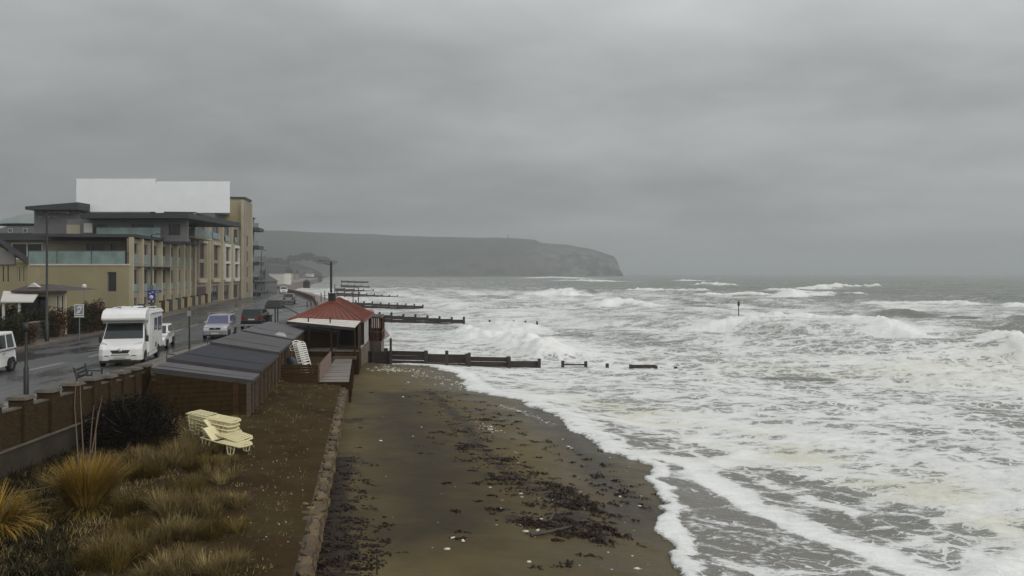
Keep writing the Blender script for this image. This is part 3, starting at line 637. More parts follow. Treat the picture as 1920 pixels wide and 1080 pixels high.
def hut(y0, y1, zb, zf, label, felt, nb, tim, lift=0, ends=False, xs=None):
    bn, bf = Vector((bx(y0), y0, 0)), Vector((bx(y1), y1, 0)); fn, ff = Vector((fx(y0 + 1.2), y0 + 1.2, 0)), Vector((fx(y1 + 1.2), y1 + 1.2, 0))
    if xs: fn.x, ff.x = xs
    zf0 = -1.35; root = thing('beach_hut', label, 'beach hut', ((bn + fn + bf + ff) / 4) + Vector((0, 0, zf0)), group='beach huts below the promenade')
    up = lambda p, z: Vector((p.x, p.y, z))
    inx = (fn - bn).normalized(); iny = (ff - fn).normalized()
    sft = .06
    q = [bn + inx * sft + iny * sft, fn - inx * sft + iny * sft, ff - inx * sft - iny * sft, bf + inx * sft - iny * sft]
    mb = MB(); mb.hexa([up(p, zf0) for p in q], [up(q[0], zb - .05), up(q[1], zf - .05), up(q[2], zf - .05), up(q[3], zb - .05)])
    wpart(mb, 'wall', M_DARKT, root)
    # felted roof slab with an overhang and a dark edge board
    o1, o2 = inx * .16, iny * .02
    r = [bn - inx * .10 - o2, fn + o1 - o2, ff + o1 + o2, bf - inx * .10 + o2]; zs = [zb, zf, zf, zb]
    mb = MB(); mb.hexa([up(p, z + .03) for p, z in zip(r, zs)], [up(p, z + .10) for p, z in zip(r, zs)]); rf = wpart(mb, 'roof', felt, root, bevel=.01)
    e = MB(); e.beam(up(r[0], zb - .01) + iny * .0, up(r[1], zf - .01), .05, .2); e.beam(up(r[1], zf + .02), up(r[2], zf + .02), .05, .12)
    wpart(e, 'edge_board', M_FASC, root)
    for k in range(1, 2):      # laps of the felt
        a = bn.lerp(bf, k / 3); b = fn.lerp(ff, k / 3); mb = MB(); mb.beam(up(a, zb + .104), up(b + o1, zf + .104), .10, .005); ob = mb.build('felt_lap', felt, rf)
    # board and batten front
    tz = -.12
    for k in range(nb):
        a = fn.lerp(ff, (k + .06) / nb); b = fn.lerp(ff, (k + .94) / nb); mb = MB()
        mb.hexa([up(a - inx * .05, zf0 + .03), up(a, zf0 + .03), up(b, zf0 + .03), up(b - inx * .05, zf0 + .03)], [up(a - inx * .05, zf - .06), up(a, zf - .06), up(b, zf - .06), up(b - inx * .05, zf - .06)])
        wpart(mb, 'board', tim[k % len(tim)], root)
    for k in range(0, nb + 1, 2):
        a = fn.lerp(ff, k / nb) + inx * .02; mb = MB(); mb.beam(up(a, zf0 + .01), up(a, zf - .02), .10, .07, up=(0, 1, 0)); wpart(mb, 'post', M_TRIM, root)
    if ends:                    # boarded end that slopes out at the foot of the bank
        n = 11
        for k in range(n):
            za, zc = zf0 + (zb + .0 - zf0) * k / n, zf0 + (zb - zf0) * (k + .93) / n
            def right(z): return fn if z < zf - .05 else bn.lerp(fn, max(0, (zb - .04 - z) / (zb - zf)))
            def left(z): return bn - inx * (.62 * (1 - (z - zf0) / (zb - zf0)))
            if za > zb - .1: continue
            zc = min(zc, zb - .06); mb = MB(); f = -iny * .045
            mb.add([up(left(za), za), up(right(za), za), up(right(zc), zc), up(left(zc), zc), up(left(za) + f, za), up(right(za) + f, za), up(right(zc) + f, zc), up(left(zc) + f, zc)], [(0, 1, 2, 3), (4, 7, 6, 5), (0, 4, 5, 1), (1, 5, 6, 2), (2, 6, 7, 3), (3, 7, 4, 0)])
            wpart(mb, 'plank', M_DARKT, root)
        mb = MB(); mb.beam(up(fn - iny * .06, zf0), up(fn - iny * .06, zf - .03), .16, .05, up=(0, 1, 0)); wpart(mb, 'post', M_TRIM, root)
        mb = MB(); mb.beam(up(fn.lerp(bn, .14) - iny * .06, zf0), up(fn.lerp(bn, .14) - iny * .06, zf + .05), .2, .04, up=(0, 1, 0)); wpart(mb, 'post', M_TIM, root)
    return root
hut(30.0, 31.85, .84, .16, 'nearest beach hut with the sloping boarded end and grey felt roof', M_FELT[0], 5, [M_TIM, M_TIM2], ends=True)
hut(31.95, 38.2, .99, .31, 'beach hut with the darkest felt roof, second in the row', M_FELT[1], 10, [M_TIM2, M_TIM])
hut(38.35, 45.1, 1.12, .44, 'beach hut with a plain grey roof, third in the row', M_FELT[2], 10, [M_TIM2, M_TIM])
h4 = hut(45.25, 53.2, 1.20, .52, 'beach hut with a pale patch at the corner of its roof, fourth in the row', M_FELT[0], 8, [M_TIM, M_TIM2])
mb = MB(); mb.hexa([(fx(47) - .9, 46.5, .70), (fx(47) - .1, 46.9, .60), (fx(49.5) - .1, 49.2, .60), (fx(49.5) - .9, 48.8, .70)], [(fx(47) - .9, 46.5, .90), (fx(47) - .1, 46.9, .68), (fx(49.5) - .1, 49.2, .68), (fx(49.5) - .9, 48.8, .90)])
wpart(mb, 'roof_patch', mat('pale_patch', (.30, .29, .28), .5, .2, 3), h4)
hut(54.0, 60.5, .95, .30, 'long low hut with a wide grey roof against the cafe', M_FELT[2], 8, [M_DARKT, M_TIM], xs=(-12.9, -14.0))
# --- yard fence, picket fence
fr = thing('yard_fence', 'low fence of horizontal brown boards beside the fourth beach hut', 'fence', (-11.7, 41.2, -1.35))
for k in range(7): wpart(MB().box(-12.9, -10.7, 41.18, 41.22, -1.33 + k * .145, -1.33 + k * .145 + .13), 'board', [M_TIM, M_TIM2, M_DARKT][k % 3] if k % 3 < 2 else M_TIM, fr)
for x in (-12.86, -11.8, -10.74): wpart(MB().box(x - .05, x + .05, 41.225, 41.32, -1.4, -.28), 'post', M_TRIM, fr)
pk = thing('picket_fence', 'weathered picket fence running along the boardwalk', 'fence', (-11.1, 44.5, -1.3))
M_PICK = mat('weathered_picket', (.17, .12, .095), .8, .35, 4, stretch=(1, 1, 4))
for k in range(22):
    u = k / 21; x, y = -10.66 - 1.0 * u, 41.35 + 6.6 * u
    wpart(MB().hexa([(x - .02, y, -1.28), (x + .02, y, -1.28), (x + .02, y + .15, -1.28), (x - .02, y + .15, -1.28)], [(x - .02, y + .02, -.30 + .05 * (k % 2)), (x + .02, y + .02, -.30 + .05 * (k % 2)), (x + .02, y + .13, -.30), (x - .02, y + .13, -.30)]), 'picket', M_PICK, pk)
for z in (-1.0, -.5): wpart(MB().beam((-10.70, 41.35, z), (-11.7, 47.9, z), .03, .08), 'rail', M_PICK, pk)
# --- boardwalk and steps
M_DECK = mat('wet_decking', (.17, .145, .125), .5, .35, 3, stretch=(.4, 3, 1), bump=.3, bscale=20, dirt=.4)
dk = thing('boardwalk', 'grey plank boardwalk between the picket fence and the sea wall', 'boardwalk', (-10.2, 46, -1.4))
n = 20
for k in range(n):
    y0 = 40.75 + k * .56; y1 = y0 + .50; j = random.uniform(-.012, .012)
    wpart(MB().hexa([(-10.55 - .155 * (y0 - 40.75), y0, -1.30), (cw(y0) + .12, y0, -1.30), (cw(y1) + .12, y1, -1.30), (-10.55 - .155 * (y1 - 40.75), y1, -1.30)],
          [(-10.55 - .155 * (y0 - 40.75), y0, -1.22 + j), (cw(y0) + .12, y0, -1.22 + j), (cw(y1) + .12, y1, -1.22 + j), (-10.55 - .155 * (y1 - 40.75), y1, -1.22 + j)]), 'plank', M_DECK, dk)
wpart(MB().box(-10.6, cw(40.7) + .14, 40.66, 40.74, -1.62, -1.21), 'edge_board', M_DARKT, dk)
for y in (40.8, 43.5, 46.3, 49): wpart(MB().box(cw(y) + .13, cw(y) + .25, y, y + .12, -3.0, -1.2), 'post', M_DARKT, dk)
st = thing('steps', 'three timber steps from the boardwalk up to the cafe deck', 'steps', (-11.6, 53, -1.3))
for k in range(4): wpart(MB().box(-12.55, -10.95, 52.2 + k * .45, 52.6 + k * .45, -1.3 + k * .16, -1.12 + k * .16), 'tread', M_TIM if k % 2 else M_TRIM, st)
# --- cafe
cf = thing('beach_cafe', 'beach cafe with a red hipped roof and a pale slatted canopy', 'cafe', (-14, 60, -1.0))
M_RED = mat('red_roof_sheet', (.150, .036, .018), .6, .25, 1.0, stretch=(1, 4, 1), bump=.2, bscale=8, dirt=.3); M_PALE = mat('pale_render', (.42, .42, .40), .8, .15, 1.2, dirt=.5)
M_CAN = mat('canopy_panel', (.62, .58, .52), .6, .12, 1, dirt=.25); M_BLACK = mat('black_interior', (.012, .012, .011), .6, .2, 2)
fl_ = [(-16.9, 57.6), (-11.7, 57.2), (-12.7, 66), (-17.9, 66.4)]
wl2 = MB(); wl2.hexa([(*p, -1.2) for p in fl_], [(*p, 1.16) for p in fl_]); wpart(wl2, 'wall', M_PALE, cf)
ev = [(-17.1, 57.2, 1.20), (-11.35, 56.8, 1.16), (-12.3, 66.4, 1.18), (-18.2, 66.8, 1.2)]; rg = [(-14.45, 60.4, 2.62), (-14.75, 63.8, 2.66)]
def slope(poly, name, d=.05):
    a = [Vector(p) for p in poly]; mb = MB(); n = len(a); dn = Vector((0, 0, -d))
    mb.add(a + [p + dn for p in a], [tuple(range(n)), tuple(reversed(range(n, 2 * n)))] + [(k, (k + 1) % n, n + (k + 1) % n, n + k) for k in range(n)]); return mb
rfm = MB()
for poly in ((ev[0], ev[1], rg[0]), (ev[1], ev[2], rg[1], rg[0]), (ev[2], ev[3], rg[1]), (ev[3], ev[0], rg[0], rg[1])):
    m2 = slope(poly, ''); rfm.add(m2.v, m2.f)
rf = wpart(rfm, 'roof', M_RED, cf)
def ribs(a, b, c, d, n):   # standing seams up a slope from eave a-b to ridge d-c
    mb = MB()
    for k in range(1, n): mb.beam(Vector(a).lerp(Vector(b), k / n) + Vector((0, 0, .02)), Vector(d).lerp(Vector(c), k / n) + Vector((0, 0, .02)), .05, .05)
    return mb
ribs(ev[0], ev[1], rg[0], rg[0], 12).build('seam', M_RED, rf); ribs(ev[1], ev[2], rg[1], rg[0], 14).build('seam', M_RED, rf)
mb = MB(); mb.tube([ev[1], rg[0]], .06, 6); mb.tube([ev[0], rg[0]], .06, 6); mb.tube([ev[2], rg[1]], .06, 6); mb.tube([rg[0], rg[1]], .07, 6); mb.build('ridge_cap', M_RED, rf)
mb = MB(); mb.beam(Vector(ev[0]) - Vector((0, .02, .12)), Vector(ev[1]) - Vector((0, .02, .12)), .06, .18); mb.beam(Vector(ev[1]) - Vector((-.02, 0, .12)), Vector(ev[2]) - Vector((-.02, 0, .12)), .06, .18)
wpart(mb, 'fascia', mat('red_fascia', (.12, .035, .025), .6, .2, 2), cf)
wpart(MB().box(-14.75, -14.25, 60.0, 60.5, 2.5, 3.05).box(-14.8, -14.2, 59.95, 60.55, 3.05, 3.12), 'vent', M_BLACK, cf)
# canopy: four pale panels with dark gaps on posts
c0, c1, c2, c3 = Vector((X(538, 54), 54, 1.27)), Vector((X(665, 52.5), 52.5, .92)), Vector((X(677, 57.1), 57.1, 1.12)), Vector((X(560, 57.3), 57.3, 1.30))
for k in range(4):
    a, b = (k + .05) / 4, (k + .78) / 4
    q = [c0.lerp(c3, a), c1.lerp(c2, a), c1.lerp(c2, b), c0.lerp(c3, b)]
    wpart(MB().hexa([p - Vector((0, 0, .05)) for p in q], q), 'canopy_panel', M_CAN, cf)
mb = MB()
for k in range(5): mb.beam(c0.lerp(c3, k / 4) - Vector((0, 0, .09)), c1.lerp(c2, k / 4) - Vector((0, 0, .09)), .08, .10)
mb.beam(c0 - Vector((0, .06, .12)), c1 - Vector((0, .06, .12)), .06, .2); wpart(mb, 'canopy_frame', M_FASC, cf)
for p in (c1, c0.lerp(c1, .66), c0.lerp(c1, .33)): wpart(MB().box(p.x - .06, p.x + .06, p.y - .02, p.y + .1, -1.2, p.z - .2), 'post', M_DARKT, cf)
wpart(MB().box(-15.2, -11.3, 57.05, 57.12, -.75, 1.0), 'dark_interior_sheet', M_BLACK, cf)  # flat black sheet painted in for the shaded interior under the canopy
wpart(MB().hexa([(-16.5, 53.6, -.85), (-10.9, 52.9, -.85), (-11.5, 57.15, -.85), (-16.8, 57.5, -.85)], [(-16.5, 53.6, -.75), (-10.9, 52.9, -.75), (-11.5, 57.15, -.75), (-16.8, 57.5, -.75)]), 'deck', M_DECK, cf)
for k in range(9):      # side screen of dark boards under the canopy
    u = k / 9; a = Vector((-10.95, 53.0, 0)).lerp(Vector((-11.6, 57.1, 0)), u); b = Vector((-10.95, 53.0, 0)).lerp(Vector((-11.6, 57.1, 0)), u + .1)
    wpart(MB().hexa([(a.x, a.y, -1.9), (a.x + .05, a.y, -1.9), (b.x + .05, b.y, -1.9), (b.x, b.y, -1.9)], [(a.x, a.y, .80 + .03 * k), (a.x + .05, a.y, .80 + .03 * k), (b.x + .05, b.y, .83 + .03 * k), (b.x, b.y, .83 + .03 * k)]), 'screen_board', M_DARKT if k % 2 else M_TIM, cf)
# understructure on the beach side
mb = MB(); mb.hexa([(-11.75, 57.1, -3.3), (-11.6, 57.1, -3.3), (-12.6, 66.1, -3.3), (-12.8, 66.1, -3.3)], [(-11.75, 57.1, -1.2), (-11.6, 57.1, -1.2), (-12.6, 66.1, -1.2), (-12.8, 66.1, -1.2)]); wpart(mb, 'plinth', M_CONC, cf)
mb = MB(); mb.hexa([(-17, 53.4, -3.3), (-10.85, 52.9, -3.3), (-11.55, 57.2, -3.3), (-17, 57.2, -3.3)], [(-17, 53.4, -.86), (-10.85, 52.9, -.86), (-11.55, 57.2, -.86), (-17, 57.2, -.86)]); wpart(mb, 'deck_base', M_DARKT, cf)
# sea-side glazed enclosure on the cafe's far corner
ge = [(-12.72, 66.6), (-11.6, 66.2), (-12.1, 70.6), (-13.4, 71.0)]
mb = MB(); mb.hexa([(*p, -2.8) for p in ge], [(*p, -1.3) for p in ge]); wpart(mb, 'plinth', M_CONC, cf)
for i in range(4):
    a, b = Vector((*ge[i], 0)), Vector((*ge[(i + 1) % 4], 0)); nn = 5 if i % 2 else 3
    for k in range(nn + 1):
        p = a.lerp(b, k / nn); wpart(MB().box(p.x - .05, p.x + .05, p.y - .05, p.y + .05, -1.3, .75), 'mullion', M_TIM2, cf)
    for z in (.78, -.5): wpart(MB().beam((a.x, a.y, z), (b.x, b.y, z), .10, .10), 'rail', M_TRIM, cf)
    mb = MB(); mb.beam((a.x, a.y, -.9), (b.x, b.y, -.9), .04, .7, up=(0, 0, 1)); wpart(mb, 'panel', M_TIM2, cf)
mb = MB(); mb.beam((-12.35, 66.4, .84), (-12.8, 70.8, .84), 1.3, .06); wpart(mb, 'enclosure_roof', M_FASC, cf)
# pink-grey concrete apron running down to the water beyond the cafe
ap = MB(); ap.hexa([(-19.8, 71.5, -4), (-13.1, 72.0, -4), (-15.2, 96, -4), (-22, 98, -4)], [(-19.8, 71.5, .0), (-15.0, 72.0, .25), (-17.4, 93, .25), (-21, 97, .0)])
o = ap.build('sea_apron', mat('pink_concrete', (.20, .155, .145), .6, .25, .7, bump=.4, bscale=6, dirt=.5)); tag(o, 'sloping pinkish concrete apron running into the surf behind the cafe', 'sea defence')
# ------------------------------------------------------------------ buildings along the far side of the road
M_CREAM = mat('cream_render', (.28, .24, .14), .85, .16, .25, dirt=.3); M_CREAM2 = mat('pale_cream_render', (.37, .33, .235), .85, .12, .3, dirt=.25)
M_TAUPE = mat('taupe_render', (.25, .215, .16), .85, .15, .3, dirt=.3); M_GREYC = mat('grey_cladding', (.15, .15, .146), .7, .15, .4, dirt=.2)
M_WHITE = mat('white_render', (.86, .87, .88), .7, .03, .4, dirt=.06); M_TRIMW = mat('white_trim', (.52, .50, .45), .6, .1, .6)
M_FLAT = mat('dark_flat_roof', (.040, .041, .044), .7, .2, .5); M_SLATE = mat('slate_roof', (.060, .058, .062), .6, .3, 1.2, stretch=(1, 1, 3), bump=.4, bscale=5)
def mat_glass(name, col, rough=.08, alpha=1.0):
    m, t, b = new_mat(name); n = texnoise(t, .8, 3, .5); lk(t, ramp(t, n, [(.35, tuple(c * .7 for c in col)), (.65, col)]), b.inputs['Base Color'])
    b.inputs['Roughness'].default_value = rough; b.inputs['IOR'].default_value = 1.5
    if alpha < 1: b.inputs['Alpha'].default_value = alpha
    return m
M_PANE = mat_glass('window_glass', (.022, .020, .020)); M_BAL = mat_glass('balcony_glass', (.25, .34, .32), .2, .8)
def window(mb_x0, x1, z0, z1, y, root, fm, M4, bars=1, pane=None, fw=.07):
    """frame with its pane, set in an opening of a wall that stands along local x at depth y"""
    x0 = mb_x0; f = MB(); f.box(x0, x1, y, y + .08, z0, z0 + fw); f.box(x0, x1, y, y + .08, z1 - fw, z1); f.box(x0, x0 + fw, y, y + .08, z0 + fw, z1 - fw); f.box(x1 - fw, x1, y, y + .08, z0 + fw, z1 - fw)
    for k in range(1, bars + 1):
        xm = x0 + (x1 - x0) * k / (bars + 1); f.box(xm - fw / 3, xm + fw / 3, y + .004, y + .076, z0 + fw, z1 - fw)
    fo = wpart(f.xf(M4), 'window', fm, root); MB().box(x0 + .02, x1 - .02, y + .045, y + .06, z0 + .02, z1 - .02).xf(M4).build('pane', pane or M_PANE, fo)
I4 = Matrix.Identity(4)
# --- 1: the cream block with terraces
ab = thing('apartment_building', 'cream apartment block with glass balconies and dark overhanging flat roofs', 'building', (-45, 90, 0))
T1 = Matrix.Translation((0, 84, 0))
hw = (X(201, 84), X(218, 84), Z(547, 84), Z(510, 84)); hw2 = (X(100, 84), X(116, 84), Z(552, 84), Z(520, 84))
mb = MB(); mb.wall(-57.5, -43.2, -.2, 5.62, 0, .3, [hw]); wpart(mb.xf(T1), 'end_wall', M_CREAM, ab)
window(*hw, .14, ab, M_GREYC, T1, 0)
wpart(MB().box(-57.6, -43.1, -.08, .36, 5.62, 5.78).xf(T1), 'coping', M_TRIMW, ab)
wpart(MB().box(-57.4, -43.3, .3, 14, 5.5, 5.62).xf(T1), 'terrace_slab', M_GREYC, ab)
for a, b in ((53, 105), (107, 170), (172, 234)): wpart(MB().box(X(a, 84), X(b, 84), .05, .07, 5.80, Z(471, 84)).xf(T1), 'glass_panel', M_BAL, ab)
wpart(MB().box(X(53, 84), X(240, 84), .03, .09, Z(471, 84), Z(471, 84) + .05).xf(T1), 'handrail', M_GREYC, ab)
# facade frame: local x along the street from the corner, local y into the building
FA, FB = Vector((-43.2, 84, 0)), Vector((-53.5, 153, 0)); FD = (FB - FA).normalized(); FN = Vector((-FD.y, FD.x, 0))
FM = Matrix(((FD.x, FN.x, 0, FA.x), (FD.y, FN.y, 0, FA.y), (0, 0, 1, 0), (0, 0, 0, 1)))
def tf(px):        # photo column -> distance along the facade
    k = (px - 960) / F; return (k * FA.y - FA.x) / (FD.x - k * FD.y)
def zf_(py, t): return Z(py, FA.y + FD.y * t)
MF = FM
# penthouse over the near block
T2 = Matrix.Translation((0, 88, 0))
hs = [(X(162, 88), X(196, 88), 7.0, Z(457, 88)), (X(207, 88), X(217, 88), 5.9, Z(457, 88)), (X(20, 88), X(80, 88), 6.4, Z(455, 88))]
wpart(MB().wall(X(-30, 88), X(236, 88), 5.62, 8.6, 0, .25, hs).xf(T2), 'penthouse_wall', M_TAUPE, ab)
for h in hs[:2]: window(*h, .1, ab, M_GREYC, T2, 2 if h is hs[0] else 1)
window(*hs[2], .06, ab, M_TRIMW, T2, 1, fw=.16)
wpart(MB().box(X(-40, 86), X(231, 86), -.9, 14, 8.60, 9.32).xf(T2), 'flat_roof', M_FLAT, ab)
# side of the near block along the street: three storeys of bays between cream piers
def bays(root, edges, zt, rows, pier_m, wall_m, pier_w=.5, proud=.40, fm=M_GREYC, panes=None):
    ts = [tf(e) for e in edges]
    holes = []
    for a, b in zip(ts, ts[1:]):
        for z0, z1, inset in rows:
            w_ = (b - a) * inset; holes.append(((a + b) / 2 - w_ / 2 + .25, (a + b) / 2 + w_ / 2 + .25, z0, z1))
    wpart(MB().wall(ts[0], ts[-1], -.2, zt, 0, .3, holes).xf(MF), 'street_wall', wall_m, root)
    for h in holes: window(*h, .12, root, fm, MF, 1 if h[1] - h[0] > 1.2 else 0)
    for k, t in enumerate(ts): wpart(MB().box(t - pier_w / 2, t + pier_w / 2, -proud, -.004, -.2, zt + .12).xf(MF), 'pier', pier_m, root)
    return ts
t0 = tf(240)
bays(ab, [243, 262, 281, 298, 314, 328, 341, 352, 362], 8.7, [(.4, 1.9, .25), (2.6, 5.2, .40), (6.05, 8.2, .42)], M_CREAM2, M_TAUPE)
ts = [tf(e) for e in (243, 262, 281, 298, 314, 328, 341, 352, 362)]
for a, b in zip(ts, ts[1:]):
    wpart(MB().box(a + .9, b - .5, -.09, -.05, 5.85, 6.95).xf(MF), 'glass_panel', M_BAL, ab)
    wpart(MB().box(a + .8, b - .4, -.14, -.01, 5.6, 5.80).xf(MF), 'balcony_slab', M_TAUPE, ab)
    wpart(MB().box(a + .9, b - .5, -.1, -.01, 2.6, 3.5).xf(MF), 'juliet_glass', M_BAL, ab)
wpart(MB().box(tf(243), tf(268), .1, .14, 5.80, 7.0).xf(MF), 'glass_panel', M_BAL, ab)
wpart(MB().box(tf(246), tf(366), -.55, 10, 8.85, 9.2).xf(MF), 'flat_roof', M_FLAT, ab)
# second set-back level with a glass front and a wide dark roof
T3 = Matrix.Translation((0, 95, 0))
hs = [(X(247, 95), X(288, 95), 9.5, Z(421, 95)), (X(175, 95), X(200, 95), 9.4, Z(421, 95)), (X(316, 95), X(338, 95), 9.6, Z(420, 95))]
wpart(MB().wall(X(125, 95), X(352, 95), 8.8, 11.6, 0, .25, hs).xf(T3), 'upper_wall', M_GREYC, ab)
for h in hs: window(*h, .1, ab, M_FLAT, T3, 1)
wpart(MB().box(X(125, 94.9), X(150, 94.9), -.12, -.004, 9.2, 10.9).xf(T3), 'cream_panel', M_CREAM2, ab)
wpart(MB().box(X(157, 94.9), X(173, 94.9), -.12, -.004, 9.9, 11.1).xf(T3), 'cream_panel', M_TRIMW, ab)
wpart(MB().box(X(180, 94), X(300, 94), -.9, -.86, 8.9, 10.5).xf(T3), 'glass_panel', M_BAL, ab)
wpart(MB().box(X(150, 93), X(353, 93), -2, 16, 11.6, 12.25).xf(T3), 'flat_roof', M_FLAT, ab)
b0 = tf(344); zb_ = 10.0
wpart(MB().box(b0 - .5, tf(377), -1.7, -.02, zb_ - .25, zb_).xf(MF), 'balcony_slab', M_CREAM2, ab)
wpart(MB().box(b0 - .45, b0 - .41, -1.65, -.1, zb_ + .01, zb_ + 1.15).xf(MF), 'glass_panel', M_BAL, ab)
wpart(MB().box(b0 - .4, tf(376), -1.65, -1.61, zb_ + .01, zb_ + 1.15).xf(MF), 'glass_panel', M_BAL, ab)
# dark upper pavilion on the left, with its own overhanging roof
T4 = Matrix.Translation((0, 106, 0))
hs = [(X(70 + k * 14, 106), X(80 + k * 14, 106), Z(406, 106), Z(396, 106)) for k in range(3)]
wpart(MB().wall(X(64, 106), X(150, 106), 9, Z(392, 106), 0, .3, hs).xf(T4), 'upper_wall', M_GREYC, ab)
for h in hs: window(*h, .1, ab, M_TRIMW, T4, 0)
wpart(MB().hexa([(X(47, 104), -2, Z(393, 104)), (X(146, 104), -2, Z(393, 104)), (X(146, 104), 6, Z(393, 104)), (X(47, 104), 6, Z(393, 104))], [(X(47, 104), -2, Z(387, 104)), (X(146, 104), -2, Z(379, 104)), (X(146, 104), 6, Z(379, 104)), (X(47, 104), 6, Z(387, 104))]).xf(T4), 'flat_roof', M_FLAT, ab)
# invented pale top storeys: blank blocks added for a bright area above the roofs
T5 = Matrix.Translation((0, 107, 0)); T6 = Matrix.Translation((0, 137, 0))
def raybox(px0, px1, d, dep, z0, z1):       # invented block whose flanks run back along the camera's sight lines
    return MB().hexa([(X(px0, d), 0, z0), (X(px1, d), 0, z0), (X(px1 - 2, d + dep), dep, z0), (X(px0, d + dep), dep, z0)], [(X(px0, d), 0, z1), (X(px1, d), 0, z1), (X(px1 - 2, d + dep), dep, z1), (X(px0, d + dep), dep, z1)])
wpart(raybox(143, 292, 107, 9, Z(397, 107), Z(337, 107)).xf(T5), 'invented_top_storey', M_WHITE, ab)
wpart(raybox(141.5, 293, 106.9, 9.2, Z(337, 107), Z(335, 107)).xf(T5), 'invented_parapet', M_WHITE, ab)
wpart(raybox(285, 431, 137, 9, Z(399, 137), Z(342, 137)).xf(T6), 'invented_top_storey', M_WHITE, ab)
wpart(raybox(284, 432, 136.9, 9.2, Z(342, 137), Z(340, 137)).xf(T6), 'invented_parapet', M_WHITE, ab)
wpart(MB().box(X(292, 136), X(398, 136), 0, 10, 0, Z(399, 136)).xf(T6), 'core_block', M_GREYC, ab)
wpart(MB().box(X(143, 108), X(288, 108), 0, 9, 0, Z(397, 107)).xf(T5), 'core_block', M_GREYC, ab)
# --- 2: four-storey street block with tall framed bays and an end tower
tb = thing('apartment_building', 'four storey taupe apartment block with tall framed window bays and an end tower', 'building', (-50, 125, 0))
ts = [tf(e) for e in (362, 390, 415, 433, 449)]
zt = 13.5
rows = [(.2, 2.7, .5), (4.0, 6.4, .42), (6.9, 9.3, .42), (10.4, 12.9, .5)]
bays(tb, [362, 390, 415, 433, 449], zt, rows, M_CREAM2, M_TAUPE, .5, .35)
for k, (a, b) in enumerate(zip(ts, ts[1:])):
    m = M_TRIMW if k >= 2 else M_CREAM2; c = (a + b) / 2 + .25; w_ = (b - a) * .27
    fo = MB(); fo.box(c - w_ - .25, c - w_, -.35, -.004, 3.6, 9.9); fo.box(c + w_, c + w_ + .25, -.35, -.004, 3.6, 9.9); fo.box(c - w_, c + w_, -.35, -.004, 9.4, 9.9); fo.box(c - w_, c + w_, -.35, -.004, 3.3, 3.9)
    if k >= 2: fo.box(c - w_, c + w_, -.3, -.006, 6.45, 6.85)
    wpart(fo.xf(MF), 'bay_frame', m, tb)
    wpart(MB().box(a + 2.2, b - 1.6, -.2, -.16, 10.4, 11.4).xf(MF), 'glass_panel', M_BAL, tb)
wpart(MB().box(tf(363), tf(385), -.12, -.05, -.1, 2.7).xf(MF), 'entrance_door', mat('plum_door', (.055, .032, .034), .5, .2, 1), tb)
wpart(MB().box(ts[0] - .3, ts[-1] + .3, -.35, 4, zt + .12, zt + .3).xf(MF), 'flat_roof', M_FLAT, tb)
ta, tb_ = tf(449), tf(461)
hs = [(ta + 2.2, ta + 3.4, z, z + 2.0) for z in (1, 4, 7, 10)]
wpart(MB().wall(ta, tb_, -.2, 18.9, -.9, -.5, hs).xf(MF), 'tower_face', M_TAUPE, tb)
wpart(MB().box(ta, ta + .4, -.498, 9, -.2, 18.9).xf(MF), 'tower_side', M_CREAM, tb)
wpart(MB().box(tb_ - .4, tb_, -.498, 9, -.2, 18.9).xf(MF), 'tower_side', M_CREAM, tb)
for h in hs: window(*h, -.8, tb, M_GREYC, MF, 0)
wpart(MB().box(ta - .2, tb_ + .2, -1.1, 9.1, 18.9, 19.3).xf(MF), 'coping', M_FLAT, tb)
wpart(MB().box(ta - 1.0, ta - .8, -1.0, -.5, -.2, 18.7).xf(MF), 'pier', M_CREAM2, tb); wpart(MB().box(tb_ + .02, tb_ + .5, -1.2, -.5, -.2, 18.6).xf(MF), 'pier', M_CREAM2, tb)
# --- 3: grey block with stacked balconies beyond
gb = thing('apartment_building', 'grey seafront block with stacked dark balconies beyond the tower', 'building', (-58, 168, 0))
gm = mat('blue_grey_render', (.135, .14, .155), .8, .15, .3)
hs = [(-6, -4.2, z, z + 2) for z in (3.6, 7.0, 10.4, 13.6)]
TG = Matrix.Translation((-57.2, 166, 0)) @ Matrix.Rotation(math.atan2(-10.3, 69) * -1, 4, 'Z')
wpart(MB().wall(-12, -1.2, -.2, 17.2, 0, .3, hs).xf(TG), 'end_wall', gm, gb)
for h in hs: window(*h, .1, gb, M_TRIMW, TG, 1)
wpart(MB().box(-1.5, -1.2, .302, 6, -.2, 17.2).xf(TG), 'street_wall', gm, gb)
for k, z in enumerate((3.2, 6.6, 10.2, 14.2)):
    s = wpart(MB().box(-1.19, .9, -.4, 6, z, z + .75).xf(TG), 'balcony', M_FLAT, gb); MB().box(-1.15, .88, -.38, -.34, z + .76, z + 1.7).xf(TG).build('glass_panel', M_BAL, s)
wpart(MB().box(-12.2, -1.0, -.2, 6.2, 17.2, 17.5).xf(TG), 'flat_roof', M_FLAT, gb)
